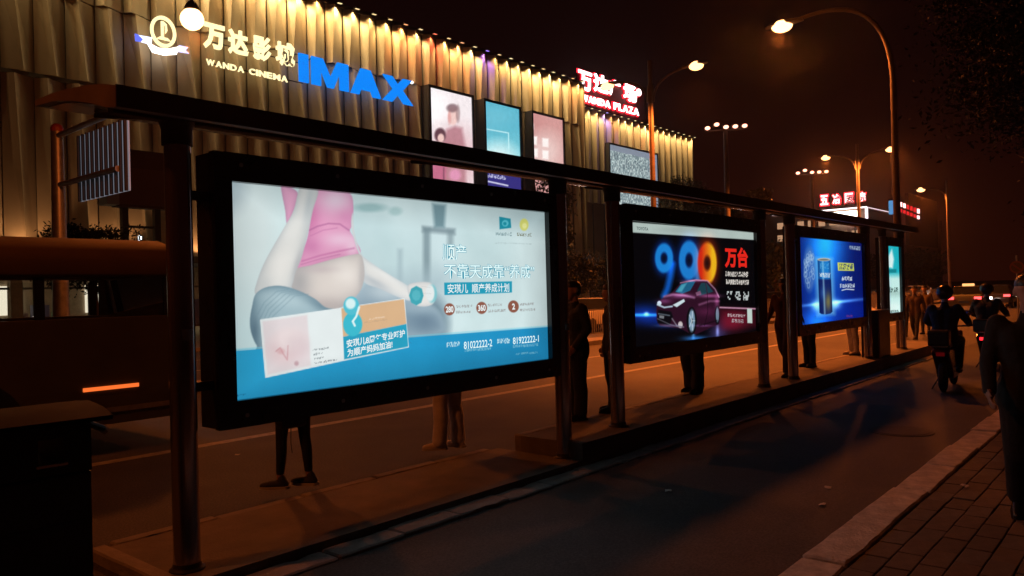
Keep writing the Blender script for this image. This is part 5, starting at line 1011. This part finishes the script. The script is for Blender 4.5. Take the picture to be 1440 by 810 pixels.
# ------------------------------------------------------------------ scooters with riders
def scooter(label, loc, rz, paint, tail):
    t = thing('scooter', label, 'scooter', loc, rz)
    for xx in (.62, -.55):
        w_ = MB().lathe([(.15, -.045), (.20, -.05), (.235, -.03), (.245, 0), (.235, .03), (.20, .05), (.15, .045)], (0, 0, 0), 1, 22).build('wheel', M_RUBBER, t, smooth=True, loc=(xx, 0, .245)); MB().lathe([(.15, -.03), (.13, -.02), (.04, -.035), (.04, .035), (.13, .02), (.15, .03)], (0, 0, 0), 1, 18).build('rim', M_GALV, w_)
    MB().prism([(-.62, .52), (-.80, .66), (-.74, .72), (-.05, .70), (.02, .62), (-.10, .34), (.30, .28), (.36, .20), (-.30, .20), (-.42, .36)], 1, -.13, .13).build('body', paint, t, bevel=.03)
    MB().prism([(.30, .24), (.36, .22), (.60, .90), (.52, .95), (.44, .90)], 1, -.17, .17).build('front_shield', paint, t, bevel=.03)
    MB().prism([(-.72, .72), (-.70, .79), (-.30, .80), (.0, .76), (.02, .715)], 1, -.13, .13).build('seat', mat('seat_vinyl', (.012, .012, .012), .5), t, bevel=.025)
    for s_ in (-.06, .06): MB().tube([(.62, s_, .245), (.54, s_, .70)], .018, 8).build('fork', M_CHROME, t)
    MB().tube([(.54, 0, .6), (.45, 0, 1.0)], .025, 8).build('steering_stem', M_DARK, t)
    MB().tube(arc((.36, .34, 1.04), (.50, 0, 1.0), (.36, -.34, 1.04), 8), .016, 8).build('handlebar', M_DARK, t)
    for s_ in (-1, 1): m_ = MB().tube([(.42, s_*.24, 1.03), (.44, s_*.28, 1.2)], .006, 6).build('mirror_stalk', M_DARK, t); MB().ball((.44, s_*.29, 1.24), .06, 10, (.3, 1, .7)).build('mirror', M_CHROME, m_)
    MB().ball((.585, 0, .86), .07, 12, (.7, 1, .9)).build('headlight', emat('scooter_headlight', (1., .9, .75), 3), t)
    MB().box((-.80, -.06, .60), (-.765, .06, .66)).build('tail_light', emat('tail_%s' % tail, (1., .02, .03), 2.2 if tail == 'lit' else .05), t)
    MB().box((-.9, -.11, .75), (-.68, .11, .77)).build('rack', M_CHROME, t); MB().box((-.98, -.15, .771), (-.70, .15, 1.02)).build('top_box', BN, t, bevel=.03); MB().box((.35, -.2, .55), (.5, .2, .58)).build('fender', M_CHROME, t)
    MB().tube([(-.2, .12, .18), (-.22, .22, .0)], .012, 6).build('side_stand', M_DARK, t)
    return t
RIDE = dict(pel=(-.28, 0, .90), che=(-.20, 0, 1.22), nec=(-.17, 0, 1.41), hed=(-.12, 0, 1.56), sL=(-.2, .185, 1.34), sR=(-.2, -.185, 1.34), eL=(.02, .30, 1.13), eR=(.02, -.30, 1.13), wL=(.27, .30, 1.07), wR=(.27, -.30, 1.07),
            hL=(-.26, .09, .86), hR=(-.26, -.09, .86), kL=(.16, .17, .80), kR=(.16, -.17, .80), aL=(.13, .14, .36), aR=(.13, -.14, .36), fL=0., fR=0.)
for k, (px, py, rz, lab, rl_) in enumerate(((1334, 546, 4, 'maroon scooter with chrome rack ridden in the shaded bike lane', 'rider in bulky black coat on the maroon scooter'), (1392, 516, 2, 'black scooter with red tail light ridden ahead in the bike lane', 'rider in black jacket on the scooter with the red tail light'))):
    l_ = at(px, py, 0); scooter(lab, l_, R(rz), mat('scooter_maroon', (.06, .012, .012), .25, coat=.5) if k == 0 else mat('scooter_black', (.015, .015, .017), .25, coat=.5), 'dark' if k == 0 else 'lit')
    rd = person(rl_, l_, R(rz), RIDE, BLK, BLK, LEA, H=1.72, torso=1.22, leg=(.10, .08, .07), vox=.013)
    hp = MB(); capsule(hp, (-.13, 0, 1.61), .135, (-.10, 0, 1.60), .13); hm = remesh(hp, .02, 'helmet'); hm.materials.append(LEA); link('helmet', hm, rd)
# ------------------------------------------------------------------ cars
def car(label, loc, rz, paint, lamps=True, taxi=False):
    t = thing('car', label, 'car', loc, rz, 'cars on the road'); hw = .86
    prof = [(-2.2, .35), (-2.25, .62), (-2.18, .92), (-1.55, 1.0), (1.0, .98), (1.95, .82), (2.22, .62), (2.2, .35)]
    b_ = MB(); n = len(prof); k = len(b_.v)
    for y_, ins in ((-hw, 0), (-hw*.93, 0), (hw*.93, 0), (hw, 0)):
        for x, z in prof: e_ = .06 if abs(y_) == hw else 0; b_.v.append((x*(1-e_*.35), y_, z-(e_ if z > .9 else 0)))
    for i in range(3):
        for j in range(n): j2 = (j+1) % n; b_.f.append((k+i*n+j, k+i*n+j2, k+(i+1)*n+j2, k+(i+1)*n+j)); b_.mi.append(0)
    b_.f.append(tuple(range(k, k+n))); b_.f.append(tuple(reversed(range(k+3*n, k+4*n)))); b_.mi += [0, 0]; b_.build('body', paint, t, smooth=True, bevel=.03)
    cab = [(-1.6, .99), (-1.05, 1.42), (.25, 1.44), (1.05, .985)]; g = MB(); k = 0
    for y_, sh in ((-.8, 0), (.8, 0)): g.v += [(cab[0][0], y_, cab[0][1]), (cab[1][0], y_*.78, cab[1][1]), (cab[2][0], y_*.78, cab[2][1]), (cab[3][0], y_, cab[3][1])]
    g.f = [(0, 1, 2, 3), (7, 6, 5, 4), (0, 4, 5, 1), (3, 2, 6, 7)]; g.mi = [0]*4; g.build('windows', mat('car_glass', (.012, .014, .016), .06), t)
    MB().box((-1.1, -.63, 1.415), (.28, .63, 1.455)).build('roof', paint, t, bevel=.02)
    for xx in (-1.3, 1.35):
        for s_ in (-1, 1): w_ = MB().lathe([(.19, -.1), (.3, -.1), (.32, -.05), (.32, .05), (.3, .1), (.19, .1)], (0, 0, 0), 1, 18).build('wheel', M_RUBBER, t, smooth=True, loc=(xx, s_*.78, .32)); MB().lathe([(.19, -.06), (.05, -.09), (.05, .09), (.19, .06)], (0, 0, 0), 1, 14).build('rim', M_GALV, w_)
    for s_ in (-1, 1):
        MB().box((2.12, s_*.72-.17, .62), (2.235, s_*.72+.12, .76)).build('headlight', emat('car_headlight', (1., .82, .7), 26 if lamps else 1), t); MB().box((-2.262, s_*.68-.17, .72), (-2.15, s_*.68+.17, .86)).build('tail_light', emat('car_tail', (1., .05, .05), 5), t)
    MB().box((-2.275, -.24, .5), (-2.2, .24, .62)).build('number_plate', mat('plate_blue', (.1, .2, .5), .5), t)
    if taxi: MB().box((-.42, -.3, 1.456), (-.25, .3, 1.6)).build('roof_light', emat('taxi_light', (1., .45, .15), 1.6), t)
    return t
PT = mat('car_pale_green', (.20, .22, .17), .25, coat=.6); PW_ = mat('car_white', (.55, .53, .5), .25, coat=.6); PK = mat('car_dark', (.03, .03, .035), .22, coat=.6)
p = onz(1364, 437, 0); car('pale taxi with lit roof light and red tail lights far ahead', (p[0], p[1], 0), R(3), PT, taxi=True)
for k, (px, py, lb, pp) in enumerate(((1280, 425, 'oncoming dark car with bright headlights beyond the narrow lit panel', PK), (1310, 427, 'oncoming white car with bright headlights beyond the riders', PW_))): p = onz(px, py, 0); car(lb, (p[0], p[1]+1, 0), R(182), pp)
p = onz(842, 470, 0); car('white car passing beyond the railing behind the man in the suit', (p[0]+2.0, p[1]+1.6, 0), R(180), PW_)
p = onz(1078, 450, 0); car('dark car seen between the car poster and drink poster', (p[0], p[1], 0), R(180), PK)
p = onz(1405, 432, 0); car('dark car with red tail lights ahead of the riders', (p[0], p[1], 0), R(2), PK)
# round prohibition sign on a post
p = onz(1430, 452, 0); q_ = onx(1430, 374, p[0]); t = thing('traffic_sign', 'round traffic sign on a thin post beyond the riders', 'traffic sign', (p[0], q_[1], -.05)); MB().lathe([(.04, 0), (.035, q_[2]+.5)], (0, 0, 0), 2, 10).build('post', M_GALV, t)
MB().lathe([(.26, -.02), (.26, .02)], (-.06, 0, q_[2]), 0, 26).build('disc', mat('sign_red', (.2, .05, .03), .5), t); MB().lathe([(.20, -.026), (.20, -.0205)], (-.06, 0, q_[2]), 0, 26).build('face', mat('sign_face', (.09, .05, .03), .6), t); MB().box((-.094, -.19, -.03), (-.087, .19, .03)).build('bar', mat('sign_red', (.2, .05, .03), .5), t, loc=(0, 0, q_[2])).rotation_euler.x = R(40)

# ------------------------------------------------------------------ manhole covers, scraps of paper
M_IRON = mat('cast_iron', (.03, .027, .025), .8, .2, var=.4, scale=20, bump=.5, bscale=60)
t = thing('manhole_cover', 'round iron manhole cover in the bike lane', 'manhole cover', (10.2, 2.6, .006)); MB().lathe([(.36, 0), (.36, .005), (.33, .006)], (0, 0, 0), 2, 32).build('ring', M_IRON, t); MB().lathe([(.31, .0), (.31, .010), (.30, .011)], (0, 0, 0), 2, 32).build('lid', M_IRON, t)
for k, (px, py, z, lb) in enumerate(((334, 640, .006, 'pale scrap of paper on the road below the maternity poster'), (1164, 686, .010, 'small pale scrap on the lit part of the bike lane'), (1357, 684, .17, 'pale scrap on the bricks beside the kerb'), (1155, 710, .010, 'tiny scrap near the kerb in the bike lane'), (940, 690, .010, 'tiny scrap in the shade of the shelter'))):
    p = onz(px, py, z); rg = random.Random(90+k); b_ = MB(); n = 7; v = [(.05*rg.uniform(.5, 1.1)*math.cos(6.283*i/n), .035*rg.uniform(.5, 1.1)*math.sin(6.283*i/n), rg.uniform(0, .014)) for i in range(n)]
    b_.v = [(0, 0, .012)]+v; b_.f = [(0, 1+i, 1+(i+1) % n) for i in range(n)]; b_.mi = [0]*n; o = b_.build('paper_scrap', mat('paper', (.5, .46, .42), .8), None, loc=tuple(p)); tag(o, lb, 'litter')
# ------------------------------------------------------------------ thin haze volume, added to put halos around the lamps
hz = MB().box((-100, -50, -1.5), (330, 150, 45)).build('haze', None); hz.data.materials.clear()
m = bpy.data.materials.new('halo_haze'); m.use_nodes = True; n = m.node_tree.nodes; n.clear(); o = n.new('ShaderNodeOutputMaterial'); v = n.new('ShaderNodeVolumePrincipled'); v.inputs['Color'].default_value = (.85, .8, .78, 1); v.inputs['Density'].default_value = .00036; v.inputs['Anisotropy'].default_value = .93
m.node_tree.links.new(v.outputs[0], o.inputs['Volume']); hz.data.materials.append(m); stuff(hz)

# ------------------------------------------------------------------ shelter fittings: bolts, conduit, stickers
bm_ = MB().lathe([(.016, 0), (.016, .008), (.010, .012)], (0, 0, 0), 1, 6).mesh('bolt', M_GALV)
for a, b_ in AD:
    for fx_ in (.02, .25, .5, .75, .98):
        for zz in (ZL-.10, ZT+.11): link('bolt', bm_, SH, L((a+(b_-a)*fx_, PY-.066, zz)))
    MB().tube([L((a-.26, 4.99, 2.93)), L((a-.26, 4.99, 2.55)), L((a-.15, 4.99, 2.45))], .012, 8).build('conduit', M_DARK, SH, smooth=True)
for x_, z_, w_, h_, c_ in ((AD[0][0]-.35, 1.55, .05, .07, (.5, .5, .45)), (AD[1][0]-.35, 1.72, .045, .06, (.45, .40, .2)), (AD[0][1]+.215, 1.4, .05, .06, (.3, .35, .4))):
    b_ = MB()
    for k in range(6):
        t0, t1 = -1.57-.45+k*.15, -1.57-.45+(k+1)*.15; b_.quad(*[L((x_+.0835*math.cos(t), 4.9+.0835*math.sin(t), zz)) for t, zz in ((t0, z_), (t1, z_), (t1, z_+h_), (t0, z_+h_))])
    b_.build('sticker', mat('sticker_%d' % int(z_*100), c_, .7), SH)
